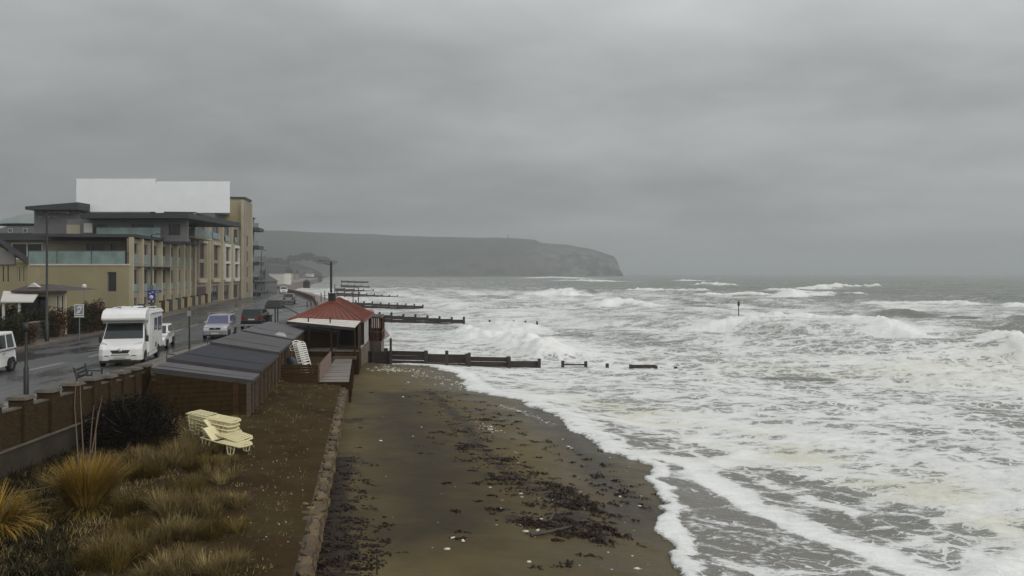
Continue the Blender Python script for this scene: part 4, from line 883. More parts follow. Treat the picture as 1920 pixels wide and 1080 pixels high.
# --- generic gabled house
def house(name, label, cat, d, px0, px1, py_e, py_r, wall_m, roof_m, depth=8, gable='x', wins=(), chimney=False, group=None, hip=0):
    x0, x1 = X(px0, d), X(px1, d); ze, zr = Z(py_e, d), Z(py_r, d); r = thing(name, label, cat, ((x0 + x1) / 2, d + depth / 2, 0), group=group)
    T = Matrix.Translation((0, d, 0)); holes = [(X(a, d), X(b, d), Z(q, d), Z(p, d)) for a, b, p, q in wins]
    wpart(MB().wall(x0, x1, -.3, ze, 0, .25, holes).xf(T), 'front_wall', wall_m, r)
    for h in holes: window(*h, .1, r, M_TRIMW, T, 1)
    b = MB(); b.box(x0, x0 + .25, .252, depth, -.3, ze); b.box(x1 - .25, x1, .252, depth, -.3, ze); b.box(x0 + .25, x1 - .25, depth - .25, depth, -.3, ze)
    o_ = .35; m = MB()
    if gable == 'y':     # gable faces the camera
        xm = (x0 + x1) / 2; b.prism([(x0, ze), (x1, ze), (xm, zr - .1)], .05, .25); m.prism([(x0 - o_, ze - .15), (xm, zr), (x1 + o_, ze - .15), (x1 + o_, ze + .03), (xm, zr + .2), (x0 - o_, ze + .03)], -.35, depth + .35)
    else:
        m.add([(x0 - o_, -.4, ze - .05), (x1 + o_, -.4, ze - .05), (x1 + o_ - hip, depth / 2, zr), (x0 - o_ + hip, depth / 2, zr), (x0 - o_, depth + .4, ze - .05), (x1 + o_, depth + .4, ze - .05)], [(0, 1, 2, 3), (3, 2, 5, 4), (0, 3, 4), (1, 5, 2), (0, 4, 5, 1)])
    wpart(b.xf(T), 'wall', wall_m, r); rr = wpart(m.xf(T), 'roof', roof_m, r)
    if chimney: MB().box(x0 + 1.2, x0 + 1.9, depth / 2 - .4, depth / 2 + .4, zr - .8, zr + 1.1).xf(T).build('chimney', M_TAUPE, rr)
    return r
house('seafront_house', 'small house with a blue grey pitched roof next to the balcony block', 'house', 176, 466, 497, 528, 505, mat('dim_render', (.14, .14, .14), .8, .2, .5), M_SLATE, 9, wins=((474, 481, 532, 543),), hip=3)
house('shop', 'flat fronted shop with pale blinds at the end of the terrace', 'shop', 158, 468, 489, 548, 546, mat('mauve_render', (.13, .12, .13), .8, .2, .5), M_FLAT, 6, wins=((470, 478, 550, 560), (480, 488, 550, 560)))
# --- 4: low white house behind on the far left
lw = house('house', 'low white rendered house with a dark flat roof behind the cream block', 'house', 118, -20, 122, 437, 420, M_TRIMW, M_FLAT, 10, wins=((14, 22, 428, 436), (42, 50, 428, 436)))
T = Matrix.Translation((0, 122, 0)); mb = MB()
mb.lathe([(0.02, 2.2), (3, 1.9), (6, .9), (7.2, 0)], 24, (X(25, 122), 8, Z(418, 122))); wpart(mb.xf(T), 'domed_roof', mat('pale_green_roof', (.17, .20, .19), .6, .15, .5), lw)
# --- 5: bungalow at the left edge
bg = thing('bungalow', 'cream bungalow with a steep slate roof and a hipped porch behind the hedge', 'house', (-42, 62, 0))
T = Matrix.Translation((0, 60, 0))
hs = [(X(a, 60), X(b, 60), Z(q, 60), Z(p, 60)) for a, b, p, q in ((2, 8, 497, 530), (11, 17, 497, 530), (33, 38, 501, 529), (41, 46, 501, 529))]
wpart(MB().wall(X(-60, 60), X(52, 60), -.3, 5.6, 0, .25, hs).xf(T), 'front_wall', M_CREAM, bg)
for h in hs: window(*h, .06, bg, M_CREAM2, T, 0)
wpart(MB().box(X(51.9, 60) - .25, X(51.9, 60), .252, 1.5, -.3, 5.2).xf(T), 'side_wall', M_CREAM, bg)
x0, x1 = X(-70, 59.5), X(55, 59.5); rm = MB()
rm.hexa([(X(-70, 59.5), -.6, 8.0), (X(-25, 59.5), -.6, 8.0), (X(-41, 63.5), 4, 8.0), (X(-80, 63.5), 4, 8.0)], [(X(-69, 59.5), -.5, 8.3), (X(-26.5, 59.5), -.5, 8.3), (X(-41, 63.5), 4, 8.3), (X(-79, 63.5), 4, 8.3)])
xr1, xr0 = X(46, 63.5), X(-40, 63.5)
rm.hexa([(X(-26, 59.5), -.6, 8.0), (x1, -.6, Z(496, 59.5)), (xr1, 4, Z(497, 63.5)), (xr0, 4, 8.0)], [(X(-26, 59.5), -.6, 8.35), (x1, -.6, Z(483, 59.5)), (xr1, 4, Z(485, 63.5)), (xr0, 4, 8.35)])
wpart(rm.xf(T), 'roof', M_SLATE, bg)
wpart(MB().box(X(-60, 60), X(30, 60), -.15, -.01, Z(496, 60), Z(470, 60)).xf(T), 'gable_board', mat('grey_gable', (.20, .19, .18), .8, .15, .6), bg)
T = Matrix.Translation((0, 56, 0))
hs = [(X(a, 56), X(b, 56), Z(q, 56), Z(p, 56)) for a, b, p, q in ((104, 110, 553, 588), (113, 119, 553, 588))]
wpart(MB().wall(X(20, 56), X(122, 56), -.3, Z(545, 56), 0, .25, hs).xf(T), 'porch_wall', M_CREAM2, bg)
for h in hs: window(*h, .06, bg, M_TRIMW, T, 0)
a0, a1 = X(24, 55.6), X(127, 55.6); zE, zR = Z(545, 55.6), Z(533, 57)
pr = MB(); pr.add([(a0, -.6, zE), (a1, -.6, zE), (a1, 4, zE), (a0, 4, zE), (X(50, 57), 1.5, zR), (X(90, 57), 1.5, zR)], [(0, 1, 5, 4), (1, 2, 5), (2, 3, 4, 5), (3, 0, 4), (0, 3, 2, 1)]); pr.box(a0, a1, -.62, -.55, zE - .14, zE)
po = wpart(pr.xf(T), 'porch_roof', mat('brown_tiles', (.045, .032, .028), .7, .3, 2, bump=.4, bscale=12), bg)
MB().prism([(X(55, 56.5), zE + .25), (X(78, 56.5), zE + .25), (X(66, 56.5), zR + .12)], .2, .5).xf(T).build('dormer', M_TRIMW, po)
cn = MB(); cn.add([(X(-10, 53), -2.4, Z(566, 53)), (X(52, 53), -2.4, Z(566, 53)), (X(58, 55), -.05, Z(549, 55)), (X(-10, 55), -.05, Z(546, 55)), (X(-10, 53), -2.4, Z(568, 53)), (X(52, 53), -2.4, Z(568, 53)), (X(58, 55), -.05, Z(552, 55)), (X(-10, 55), -.05, Z(549, 55))], [(0, 1, 2, 3), (7, 6, 5, 4), (0, 4, 5, 1), (1, 5, 6, 2), (2, 6, 7, 3), (3, 7, 4, 0)])
wpart(cn.xf(T), 'canopy', M_TRIMW, bg)
for px in (32, 2): wpart(MB().box(X(px, 53.6) - .07, X(px, 53.6) + .07, -2.2, -2.08, -.3, Z(567, 53)).xf(T), 'post', M_TRIMW, bg)
wpart(MB().box(X(35, 55.9), X(88, 55.9), -.1, -.01, .1, Z(556, 55.9)).xf(T), 'porch_glazing', M_PANE, bg)
# --- garden walls on the far pavement
M_DW = mat('dark_garden_wall', (.060, .050, .042), .85, .35, 1, bump=.5, bscale=8, dirt=.4)
gw = thing('garden_wall', 'dark garden wall with a pale coping in front of the bungalow hedge', 'wall', (-32.5, 52, 0))
ys_ = [30, 42, 50, 58.7, 66]
for a, b in zip(ys_, ys_[1:]):
    xa, xb = lerpline(FARK, a) - 2.05, lerpline(FARK, b) - 2.05; m = MB(); m.hexa([(xa - .25, a, -.1), (xa, a, -.1), (xb, b - .004, -.1), (xb - .25, b - .004, -.1)], [(xa - .25, a, 1.28), (xa, a, 1.28), (xb, b - .004, 1.28), (xb - .25, b - .004, 1.28)]); wpart(m, 'panel', M_DW, gw)
    wpart(MB().beam((xa - .125, a, 1.32), (xb - .125, b - .004, 1.32), .34, .08), 'coping', mat('wall_coping', (.16, .14, .12), .8, .2, 1) if a == 30 else bpy.data.materials['wall_coping'], gw)
yw = thing('boundary_wall', 'low cream boundary wall with dark gate piers along the apartment blocks', 'wall', (-42, 100, 0))
k = 0; y = 68.0
while y < 150:
    L = 3.6 if k % 2 == 0 else 4.6; xa, xb = lerpline(FARK, y) - 2.05, lerpline(FARK, y + L) - 2.05
    m = MB(); m.hexa([(xa - .22, y, -.1), (xa, y, -.1), (xb, y + L, -.1), (xb - .22, y + L, -.1)], [(xa - .22, y, 1.35), (xa, y, 1.35), (xb, y + L, 1.35), (xb - .22, y + L, 1.35)]); wpart(m, 'panel', M_CREAM, yw)
    wpart(MB().box(xb - .3, xb + .1, y + L + .003, y + L + .75, -.1, 1.55), 'pier', M_FLAT if k % 3 else M_TIM, yw); y += L + .76; k += 1
# --- distant houses on the bend
hm = [M_TRIMW, M_CREAM2, M_TAUPE, gm]
for i, (px, d, wd, lab) in enumerate(((508, 330, 12, 'small pale house beyond the row of shops, nearest on the bend'), (522, 470, 13, 'hazy cream house at the bend in the road'), (536, 560, 14, 'hazy house with a pale gable left of the wood'), (552, 700, 15, 'tiny pale house near the promenade curve'), (571, 820, 16, 'tiny house furthest along the promenade'), (515, 640, 18, 'hazy grey house low on the hillside'), (498, 420, 14, 'grey house half hidden by the street poles'))):
    house('distant_house', lab, 'house', d, px - wd / 2 * F / d / 1, px + wd / 2 * F / d, HZ + (H - 5) * F / d, HZ + (H - 8.2) * F / d, hm[i % 4], M_SLATE, 10, wins=((px - 2 * F / d, px - .5 * F / d, HZ + (H - 4) * F / d, HZ + (H - 2.5) * F / d),), group='hazy houses on the bend')
# ------------------------------------------------------------------ vehicles
def mat_paint(name, col, rough=.28, metal=0, dirt=.35):
    m, t, b = new_mat(name); n = texnoise(t, 1.6, 5, .65); n2 = texnoise(t, 9, 4, .6)
    c = mixc(t, mth(t, 'MULTIPLY', ramp(t, n, [(.45, (0, 0, 0)), (.75, (1, 1, 1))]), dirt), col, tuple(q * .5 + .02 for q in col)); lk(t, c, b.inputs['Base Color'])
    lk(t, mth(t, 'ADD', rough, mth(t, 'MULTIPLY', n2, .2)), b.inputs['Roughness']); b.inputs['Metallic'].default_value = metal; b.inputs['Coat Weight'].default_value = .3; return m
M_CARWHITE = mat_paint('white_car_paint', (.70, .70, .68)); M_SILVER = mat_paint('silver_car_paint', (.34, .34, .36), .3, .35); M_BLACKCAR = mat_paint('black_car_paint', (.016, .013, .014))
M_GREYCAR = mat_paint('grey_car_paint', (.16, .17, .18)); M_TYRE = mat('tyre_rubber', (.014, .014, .014), .85, .2, 8); M_RIM = mat('alloy_rim', (.30, .30, .30), .35, .2, 5, metal=.6)
M_CGLASS = mat_glass('car_glass', (.020, .026, .026), .06); M_BLGLASS = mat_glass('blue_tinted_glass', (.07, .075, .16), .06); M_PLAST = mat('black_plastic', (.014, .014, .014), .55, .2, 6)
M_LAMP = mat_glass('headlamp_lens', (.45, .46, .46), .1); M_TAIL = mat('tail_lamp', (.16, .012, .012), .25, .2, 4); M_PLATE = mat('number_plate', (.45, .44, .38), .4, .1, 4); M_CHROME = mat('chrome', (.55, .55, .55), .2, .1, 4, metal=.9)
def wheel(root, x, y, r, wd=.2):
    s = 1 if x > 0 else -1
    o = MB().lathe([(r * .62, -wd / 2), (r * .93, -wd / 2), (r, -wd / 4), (r, wd / 4), (r * .93, wd / 2), (r * .62, wd / 2)], 20, axis='x').build('wheel', M_TYRE, root); o.location = (x, y, r)
    MB().lathe([(r * .62, -.02 * s + wd * .36 * s), (r * .5, wd * .30 * s), (r * .18, wd * .38 * s), (.001, wd * .40 * s)], 20, axis='x').build('rim', M_RIM, o)
    m = MB()
    for k in range(5):
        a = 2 * math.pi * k / 5; m.beam((wd * .40 * s, 0, 0), (wd * .40 * s, math.cos(a) * r * .55, math.sin(a) * r * .55), .05, .03)
    m.build('spoke', M_RIM, o)
def car(label, cat, loc, rz, L, W, prof, cab, belt, roof, paint, glass, wy, wr, name='parked_car', group='cars along the seafront road', rails=False, tail='normal'):
    """prof: lower body side outline (y, z); cab: y of the cabin foot front/rear and of the roof front/rear. +y is the nose."""
    root = thing(name, label, cat, loc, rz, group); hw = W / 2
    mb = MB(); n = len(prof); zmx = max(p[1] for p in prof); ymx = max(p[0] for p in prof); ymn = min(p[0] for p in prof)
    def sec(k):    # half width tapers at nose, tail and shoulder
        y, z = prof[k]; e = 1 - .10 * max(0, (abs(y) - L * .36) / (L * .14)) ** 2; return hw * e * (1 - .05 * max(0, (z - .55) / .5))
    vs = []
    rowx = (-1, -.86, 0, .86, 1)
    for sx in rowx: vs += [(sx * sec(k), prof[k][0] - (0 if abs(sx) < .9 else .0), prof[k][1]) for k in range(n)]
    fs = [tuple(range(n)), tuple(reversed(range(4 * n, 5 * n)))]
    for r_ in range(4): fs += [(r_ * n + k, r_ * n + (k + 1) % n, (r_ + 1) * n + (k + 1) % n, (r_ + 1) * n + k) for k in range(n)]
    mb.add(vs, fs, 0, False); mb.build('body', paint, root, bevel=.035, seg=3)
    f0, r0, f1, r1 = cab; w0, w1 = hw * .95, hw * .80
    lo = [(-w0, r0, belt), (w0, r0, belt), (w0, f0, belt), (-w0, f0, belt)]; hi = [(-w1, r1, roof), (w1, r1, roof), (w1, f1, roof), (-w1, f1, roof)]
    cabin = MB().hexa(lo, hi).build('cabin', paint, root, bevel=.05, seg=3)
    def quad(a, b, c, d, off, name_, m):
        a, b, c, d = map(Vector, (a, b, c, d)); nn = (b - a).cross(d - a).normalized(); mid = (a + b + c + d) / 4
        if nn.dot(mid - Vector((0, (f0 + r0) / 2, (belt + roof) / 2))) < 0: nn = -nn
        q = [p + nn * off for p in (a, b, c, d)]; q2 = [p - nn * .03 for p in (a, b, c, d)]
        return MB().hexa(q2, q).build(name_, m, root)
    def bil(c, u, v): A, B, C, D = map(Vector, c); return A.lerp(B, u).lerp(D.lerp(C, u), v)
    def pane(c, u0, u1, v0, v1, nm): return quad(bil(c, u0, v0), bil(c, u1, v0), bil(c, u1, v1), bil(c, u0, v1), .008, nm, glass)
    pane((lo[3], lo[2], hi[2], hi[3]), .05, .95, .06, .92, 'windscreen'); pane((lo[1], lo[0], hi[0], hi[1]), .08, .92, .12, .9, 'rear_window')
    for c in ((lo[2], lo[1], hi[1], hi[2]), (lo[0], lo[3], hi[3], hi[0])):
        rev = c[0] is lo[0]
        for u0, u1 in ((.10, .40), (.44, .70), (.74, .93)):
            if rev: u0, u1 = 1 - u1, 1 - u0
            pane(c, u0, u1, .10, .86, 'side_window')
    for sx in (-1, 1):
        for y in wy:
            MB().lathe([(wr * 1.17, -.02), (wr * 1.17, .012 * sx), (.001, .012 * sx)], 20, (sx * (hw * .995), y, wr), 'x').build('wheel_arch', M_PLAST, root); wheel(root, sx * (hw - .07), y, wr)
        z = [p[1] for p in prof]
        MB().box(sx * hw * .90 - .14, sx * hw * .90 + .10, f0 - .25, f0 - .12, belt + .02, belt + .17).build('wing_mirror', paint, root, bevel=.03)
        MB().hexa([(sx * hw * .58, ymx - .10, belt - .30), (sx * hw * .90, ymx - .20, belt - .30), (sx * hw * .88, ymx - .60, belt - .30), (sx * hw * .58, ymx - .5, belt - .30)], [(sx * hw * .58, ymx - .13, belt - .13), (sx * hw * .90, ymx - .25, belt - .11), (sx * hw * .88, ymx - .62, belt - .06), (sx * hw * .58, ymx - .5, belt - .08)]).build('headlight', M_LAMP, root, bevel=.02)
        MB().box(sx * hw * .72 - .14, sx * hw * .72 + .14, ymn - .012, ymn + .2, belt - .30, belt + .02).build('tail_light', M_TAIL, root, bevel=.02)
        MB().beam((sx * (hw - .01), f0 - .35, belt - .03), (sx * (hw - .02), r0 + .2, belt - .03), .02, .03).build('trim_strip', M_PLAST, root)
        for y in ((f0 + r0) / 2 + .45, (f0 + r0) / 2 - .5): MB().box(sx * (hw - .0) - .012, sx * (hw) + .012, y, y + .16, belt - .17, belt - .13).build('door_handle', M_PLAST, root)
    MB().box(-hw * .42, hw * .42, ymx - .05, ymx + .012, belt - .33, belt - .21).build('grille', M_PLAST, root, bevel=.01)
    MB().box(-.07, .07, ymx + .013, ymx + .03, belt - .32, belt - .23).build('badge', M_CHROME, root, bevel=.02)
    MB().box(-.6 * hw, .6 * hw, ymx - .05, ymx + .016, .22, .32).build('air_intake', M_PLAST, root); MB().box(-.26, .26, ymx + .017, ymx + .03, .35, .46).build('number_plate', M_PLATE, root)
    MB().box(-.26, .26, ymn - .03, ymn - .012, belt - .32, belt - .21).build('number_plate', M_PLATE, root); MB().box(-hw * .92, hw * .92, ymn - .05, ymn + .1, .24, .42).build('rear_bumper', M_PLAST if tail == 'normal' else M_RIM, root, bevel=.03)
    if rails:
        for sx in (-1, 1): MB().tube([(sx * w1 * .86, f1 - .1, roof + .0), (sx * w1 * .86, f1 - .25, roof + .09), (sx * w1 * .86, r1 + .3, roof + .09), (sx * w1 * .86, r1 + .12, roof)], .022, 6).build('roof_rail', M_PLAST, root)
        for y in (f1 - .45, r1 + .6): MB().beam((-w1 * .95, y, roof + .13), (w1 * .95, y, roof + .13), .06, .03).build('roof_bar', M_RIM, root)
    return root
mpv_prof = [(2.08, .30), (2.12, .62), (2.02, .78), (1.15, 1.02), (-2.02, 1.06), (-2.08, .62), (-2.02, .26), (1.95, .22)]
hatch_prof = [(1.90, .30), (1.94, .58), (1.80, .74), (.95, .90), (-1.82, .95), (-1.92, .60), (-1.86, .24), (1.8, .20)]
suv_prof = [(2.18, .36), (2.22, .72), (2.08, .92), (1.10, 1.08), (-2.10, 1.12), (-2.20, .70), (-2.12, .32), (2.08, .28)]
car('silver people carrier with a roof rack and a bluish windscreen facing the camera', 'car', (-21.72, 55.6, 0), math.pi + .2, 4.2, 1.78, mpv_prof, (1.18, -2.0, .42, -1.75), 1.03, 1.66, M_SILVER, M_BLGLASS, (1.32, -1.36), .31, rails=True)
car('white hatchback half hidden behind the white motorhome', 'car', (-22.75, 47.8, 0), math.pi + .28, 3.85, 1.68, hatch_prof, (.98, -1.8, .25, -1.35), .90, 1.43, M_CARWHITE, M_CGLASS, (1.18, -1.22), .29)
car('black four-wheel drive parked tail first behind the silver people carrier', 'car', (-22.35, 65.2, 0), .16, 4.4, 1.88, suv_prof, (1.12, -2.06, .5, -1.85), 1.09, 1.70, M_BLACKCAR, M_CGLASS, (1.36, -1.38), .35, tail='rim')
car('dark car driving away beyond the shelter', 'car', (X(542, 116), 116, 0), .25, 4.2, 1.8, mpv_prof, (1.1, -2.0, .4, -1.75), 1.03, 1.62, M_GREYCAR, M_CGLASS, (1.32, -1.36), .31)
car('pale car in the distance on the bend of the road', 'car', (X(532, 175), 175, 0), math.pi + .3, 4.2, 1.8, mpv_prof, (1.18, -2.0, .42, -1.75), 1.03, 1.6, M_CARWHITE, M_CGLASS, (1.32, -1.36), .31)
car('tiny dark car furthest up the road by the shops', 'car', (X(512, 240), 240, 0), math.pi + .3, 3.9, 1.7, hatch_prof, (.98, -1.8, .25, -1.35), .90, 1.43, M_GREYCAR, M_CGLASS, (1.18, -1.22), .29)
van_prof = [(2.15, .30), (2.2, .75), (2.05, .95), (1.55, 1.05), (-2.15, 1.10), (-2.2, .62), (-2.16, .30), (2.0, .26)]
car('white van cut off by the left edge of the picture', 'van', (X(27, 36.4) - .42, 34.3, 0), math.pi + .2, 4.4, 1.84, van_prof, (1.6, -2.14, .95, -2.02), 1.07, 1.90, M_CARWHITE, M_CGLASS, (1.45, -1.5), .33, name='white_van')
# --- motorhome
def motorhome(loc, rz):
    root = thing('motorhome', 'white coachbuilt motorhome with a bulging overcab parked facing the camera', 'motorhome', loc, rz)
    hw = 1.05; Lh = 2.85; B = M_CARWHITE
    # living box
    m = MB(); m.prism([(-Lh, .50), (1.15, .50), (1.15, 1.05), (1.05, 2.70), (.95, 2.78), (-Lh + .12, 2.70), (-Lh, 2.58)], -hw, hw, 'x'); m.build('body', B, root, bevel=.05, seg=3)
    # overcab bulge
    m = MB(); prof = [(1.0, 2.22), (1.98, 2.24), (2.18, 2.30), (2.22, 2.40), (2.10, 2.60), (1.78, 2.80), (1.2, 2.88), (.9, 2.86)]
    m.prism(prof, -hw + .02, hw - .02, 'x'); m.build('overcab', B, root, bevel=.07, seg=3)
    MB().box(-hw + .05, hw - .05, 1.1, 1.98, 2.13, 2.24).build('overcab_base', mat('grey_trim', (.22, .22, .22), .5, .1, 2), root, bevel=.02)
    # cab
    m = MB(); cabp = [(2.88, .28), (2.93, .55), (2.90, .86), (2.78, 1.02), (2.15, 1.30), (1.58, 2.14), (1.1, 2.14), (1.1, .28)]
    vs = []; n = len(cabp)
    for sx in (-1, -.8, .8, 1):
        for y, z in cabp: vs.append((sx * (hw - .04 - .13 * max(0, (z - 1.1) / 1.04)), y - (.16 if abs(sx) == 1 and y > 2.5 else 0), z))
    m.add(vs, [tuple(range(n)), tuple(reversed(range(3 * n, 4 * n)))] + [(r_ * n + k, r_ * n + (k + 1) % n, (r_ + 1) * n + (k + 1) % n, (r_ + 1) * n + k) for r_ in range(3) for k in range(n)])
    cab = m.build('cab', B, root, bevel=.04, seg=3)
    def q4(pts, nm, mt, par=root, th=.02, nrm=(0, 1, .5)):
        nv = Vector(nrm).normalized() * th; p = [Vector(a) for a in pts]; return MB().hexa([a - nv for a in p], [a + nv for a in p]).build(nm, mt, par)
    q4([(-.92, 2.135, 1.35), (.92, 2.135, 1.35), (.83, 1.62, 2.11), (-.83, 1.62, 2.11)], 'windscreen', M_CGLASS, nrm=(0, .8, .6))
    m = MB(); m.beam((-.82, 1.67, 2.07), (.82, 1.67, 2.07), .05, .10); m.build('sun_strip', M_PLAST, root)
    for sx in (-1, 1):
        q4([(sx * .995, 2.05, 1.22), (sx * .995, 1.25, 1.22), (sx * .895, 1.25, 2.04), (sx * .895, 1.60, 2.04)], 'side_window', M_CGLASS, nrm=(1, 0, .15))
        q4([(sx * .58, 2.84, .90), (sx * .95, 2.66, .90), (sx * .95, 2.40, 1.20), (sx * .66, 2.58, 1.12)], 'headlight', M_LAMP, nrm=(0, .8, .5), th=.03)
        m = MB(); m.box(sx * 1.10 - .07, sx * 1.10 + .07, 1.98, 2.08, 1.16, 1.48); m.beam((sx * .98, 2.03, 1.22), (sx * 1.08, 2.03, 1.22), .05); m.build('wing_mirror', M_PLAST, root, bevel=.02)
        for y in (2.05, -1.45):
            MB().lathe([(.40, -.02), (.40, .015 * sx), (.001, .015 * sx)], 24, (sx * (hw - .035 if y > 0 else hw + .002), y, .34), 'x').build('wheel_arch', M_PLAST, root); wheel(root, sx * (hw - .10), y, .335, .22)
        MB().box(sx * .62 - .10, sx * .62 + .10, 2.905, 2.93, .52, .56).build('fog_light', M_PLAST, root)
    # front: grille with badge, bumper, intake, plate
    m = MB(); m.hexa([(-.36, 2.87, .64), (.36, 2.87, .64), (.36, 2.93, .64), (-.36, 2.93, .64)], [(-.46, 2.84, .82), (.46, 2.84, .82), (.46, 2.925, .82), (-.46, 2.925, .82)]); m.build('grille', M_PLAST, root, bevel=.02)
    MB().lathe([(.10, -.01), (.12, .01), (.05, .025), (.001, .028)], 14, (0, 2.94, .80), 'y').build('badge', M_CHROME, root)
    MB().box(-.42, .42, 2.915, 2.945, .565, .60).build('intake', M_PLAST, root); MB().box(-.50, .50, 2.915, 2.94, .31, .36).build('intake', M_PLAST, root); MB().box(-.27, .27, 2.93, 2.955, .43, .53).build('number_plate', M_PLATE, root)
    MB().box(-.9, .9, 2.75, 2.86, .17, .27).build('bumper', M_PLAST, root, bevel=.03)
    MB().box(-.12, .12, 1.9, 1.96, 1.30, 1.34).build('tax_disc', M_TRIMW, root)
    # side of the living box: windows, awning, door, locker
    for sx in (-1, 1):
        for y0, y1, z0, z1 in ((-1.05, -.35, 1.65, 2.2), (-2.45, -1.45, 1.55, 2.22)):
            f = MB().box(sx * hw - .02, sx * hw + .03, y0, y1, z0, z1).build('window', M_CGLASS, root, bevel=.012)
            MB().box(sx * hw - .018, sx * hw + .018, y0 - .05, y1 + .05, z0 - .05, z1 + .05).build('frame', M_PLAST, f)
        MB().tube([(sx * (hw + .02), 1.0, 2.60), (sx * (hw + .02), -2.6, 2.54)], .075, 10).build('awning', B, root)
        MB().box(sx * hw - .01, sx * hw + .012, .05, .65, .58, 2.2).build('door', B, root, bevel=.008); MB().box(sx * hw - .01, sx * hw + .03, .12, .22, 1.2, 1.26).build('handle', M_PLAST, root)
        MB().box(sx * hw - .01, sx * hw + .014, -2.5, -1.95, .6, 1.0).build('locker', B, root, bevel=.008); MB().box(sx * hw - .01, sx * hw + .016, -.9, -.6, .62, .9).build('vent', M_PLAST, root)
        MB().box(sx * hw - .03, sx * hw + .01, -1.0, 1.1, .32, .50).build('skirt', B, root); 
        MB().box(sx * .78 - .1, sx * .78 + .1, -Lh - .02, -Lh + .05, .6, 1.0).build('tail_light', M_TAIL, root)
    MB().box(-.6, .6, -Lh - .02, -Lh + .05, 1.4, 2.0).build('rear_window', M_CGLASS, root)
    for y, s in ((1.35, .22), (.1, .26), (-1.6, .24)): MB().box(-s, s, y - s, y + s, 2.70, 2.88 if y < 1 else 2.97).build('roof_vent', B, root, bevel=.04)
    for sx in (-1, 1): MB().tube([(sx * .8, .7, 2.75), (sx * .8, .6, 2.88), (sx * .8, -2.2, 2.84), (sx * .8, -2.4, 2.7)], .022, 6).build('roof_rail', B, root)
    MB().box(-.75, .75, -.9, -.2, 2.78, 2.84).build('solar_panel', M_PLAST, root)
    return root
motorhome((-20.65, 40.6, 0), math.pi + .28)
# ------------------------------------------------------------------ groynes, posts, lamps, signs
M_PILE = mat('wet_groyne_timber', (.030, .022, .017), .6, .4, 2, stretch=(1, 1, 3), bump=.5, bscale=14); M_POLE = mat('dark_painted_steel', (.014, .015, .015), .5, .2, 4); M_GALV = mat('galvanised_steel', (.13, .135, .135), .5, .2, 4)
def groyne(label, a, b, z0, z1, n, rise=.35, th=.3, planks=3, drop=1.6):
    a, b = Vector(a), Vector(b); r = thing('groyne', label, 'groyne', (*((a + b) / 2).xy, -3.4), group='timber groynes running into the surf')
    for k in range(n):
        p, q = a.lerp(b, k / n), a.lerp(b, (k + 1) / n); zt = z0 + (z1 - z0) * (k + .5) / n; d = (q - p).normalized() * .01
        for j in range(planks):
            h = drop / planks; z = zt - (j + .5) * h + random.uniform(-.02, .02)
            wpart(MB().beam((p.x + d.x, p.y + d.y, z), (q.x - d.x, q.y - d.y, z + random.uniform(-.02, .02)), th * .5, h * .94), 'plank', M_PILE, r)
    for k in range(n + 1):
        p = a.lerp(b, k / n); zt = z0 + (z1 - z0) * k / n + rise * random.uniform(.7, 1.2); wpart(MB().box(p.x - th / 2, p.x + th / 2, p.y - th * .3 - .13, p.y + th * .3 - .13, -4.6, zt), 'post', M_PILE, r)
    return r
g = groyne('nearest dark timber groyne, stepping down from the sand into the white water', (X(724, 66), 66, 0), (X(953, 64.4), 64.4, 0), -2.02, -2.62, 3, .18, .32, 4)
def gp(px0, px1, py0, py1, d, nm='plank', hh=None):
    wpart(MB().beam((X(px0, d), d, Z((py0 + py1) / 2, d)), (X(px1, d), d, Z((py0 + py1) / 2, d)), .16, abs(py1 - py0) * d / F), nm, M_PILE, g)
gp(953, 1013, 677, 690, 64.2)
for px, py in ((955, 669), (1011, 672), (1055, 676), (1098, 677), (1138, 681), (1182, 683), (1229, 685), (1266, 687), (838, 657), (880, 661)):
    d = 64.1; wpart(MB().box(X(px, d) - .13, X(px, d) + .13, d - .28, d - .06, -4.4, Z(py, d)), 'post', M_PILE, g)
gp(1056, 1098, 682.5, 685, 64.0); gp(1182, 1229, 684, 690, 64.0)
rp = thing('groyne_root', 'dark timber bulkhead where the nearest groyne meets the cafe', 'bulkhead', (X(700, 65), 65, -3))
for k in range(5): wpart(MB().box(X(684, 64), X(733, 65.5), 64.6 - .02 * k, 64.8 - .02 * k, -3.2 + k * .24, -3.2 + k * .24 + .22), 'plank', M_PILE, rp)
for px, pt in ((733, 634), (700, 652), (687, 650)): wpart(MB().box(X(px, 64.4) - .09, X(px, 64.4) + .09, 64.2, 64.4, -3.5, Z(pt, 64.4)), 'post', M_PILE, rp)
for lab, p0, q0, d0, d1, ya, yb, n in (('second dark groyne in the surf beyond the sloping apron', 712, 870, 123, 121, 590, 600, 7), ('third groyne with a row of thin posts, just above the red roof', 652, 793, 180, 177, 566, 574, 9), ('fourth groyne, a long thin dark line in the foam', 632, 745, 250, 246, 548, 556, 8)):
    groyne(lab, (X(p0, d0), d0, 0), (X(q0, d1), d1, 0), Z(ya, d0), Z(yb, d1), n, .5, .34, 2, 1.2)
for lab, p0, q0, d, ya, yb in (('fifth groyne, faint behind the lamp post', 628, 700, 320, 540, 545), ('sixth groyne, a short dark dash near the promenade', 640, 692, 420, 534, 537), ('furthest groyne, a grey dash below the cliffs', 640, 690, 560, 526, 528)):
    groyne(lab, (X(p0, d), d, 0), (X(q0, d), d, 0), Z(ya, d), Z(yb, d), 4, .5, .5, 1, 1.4)
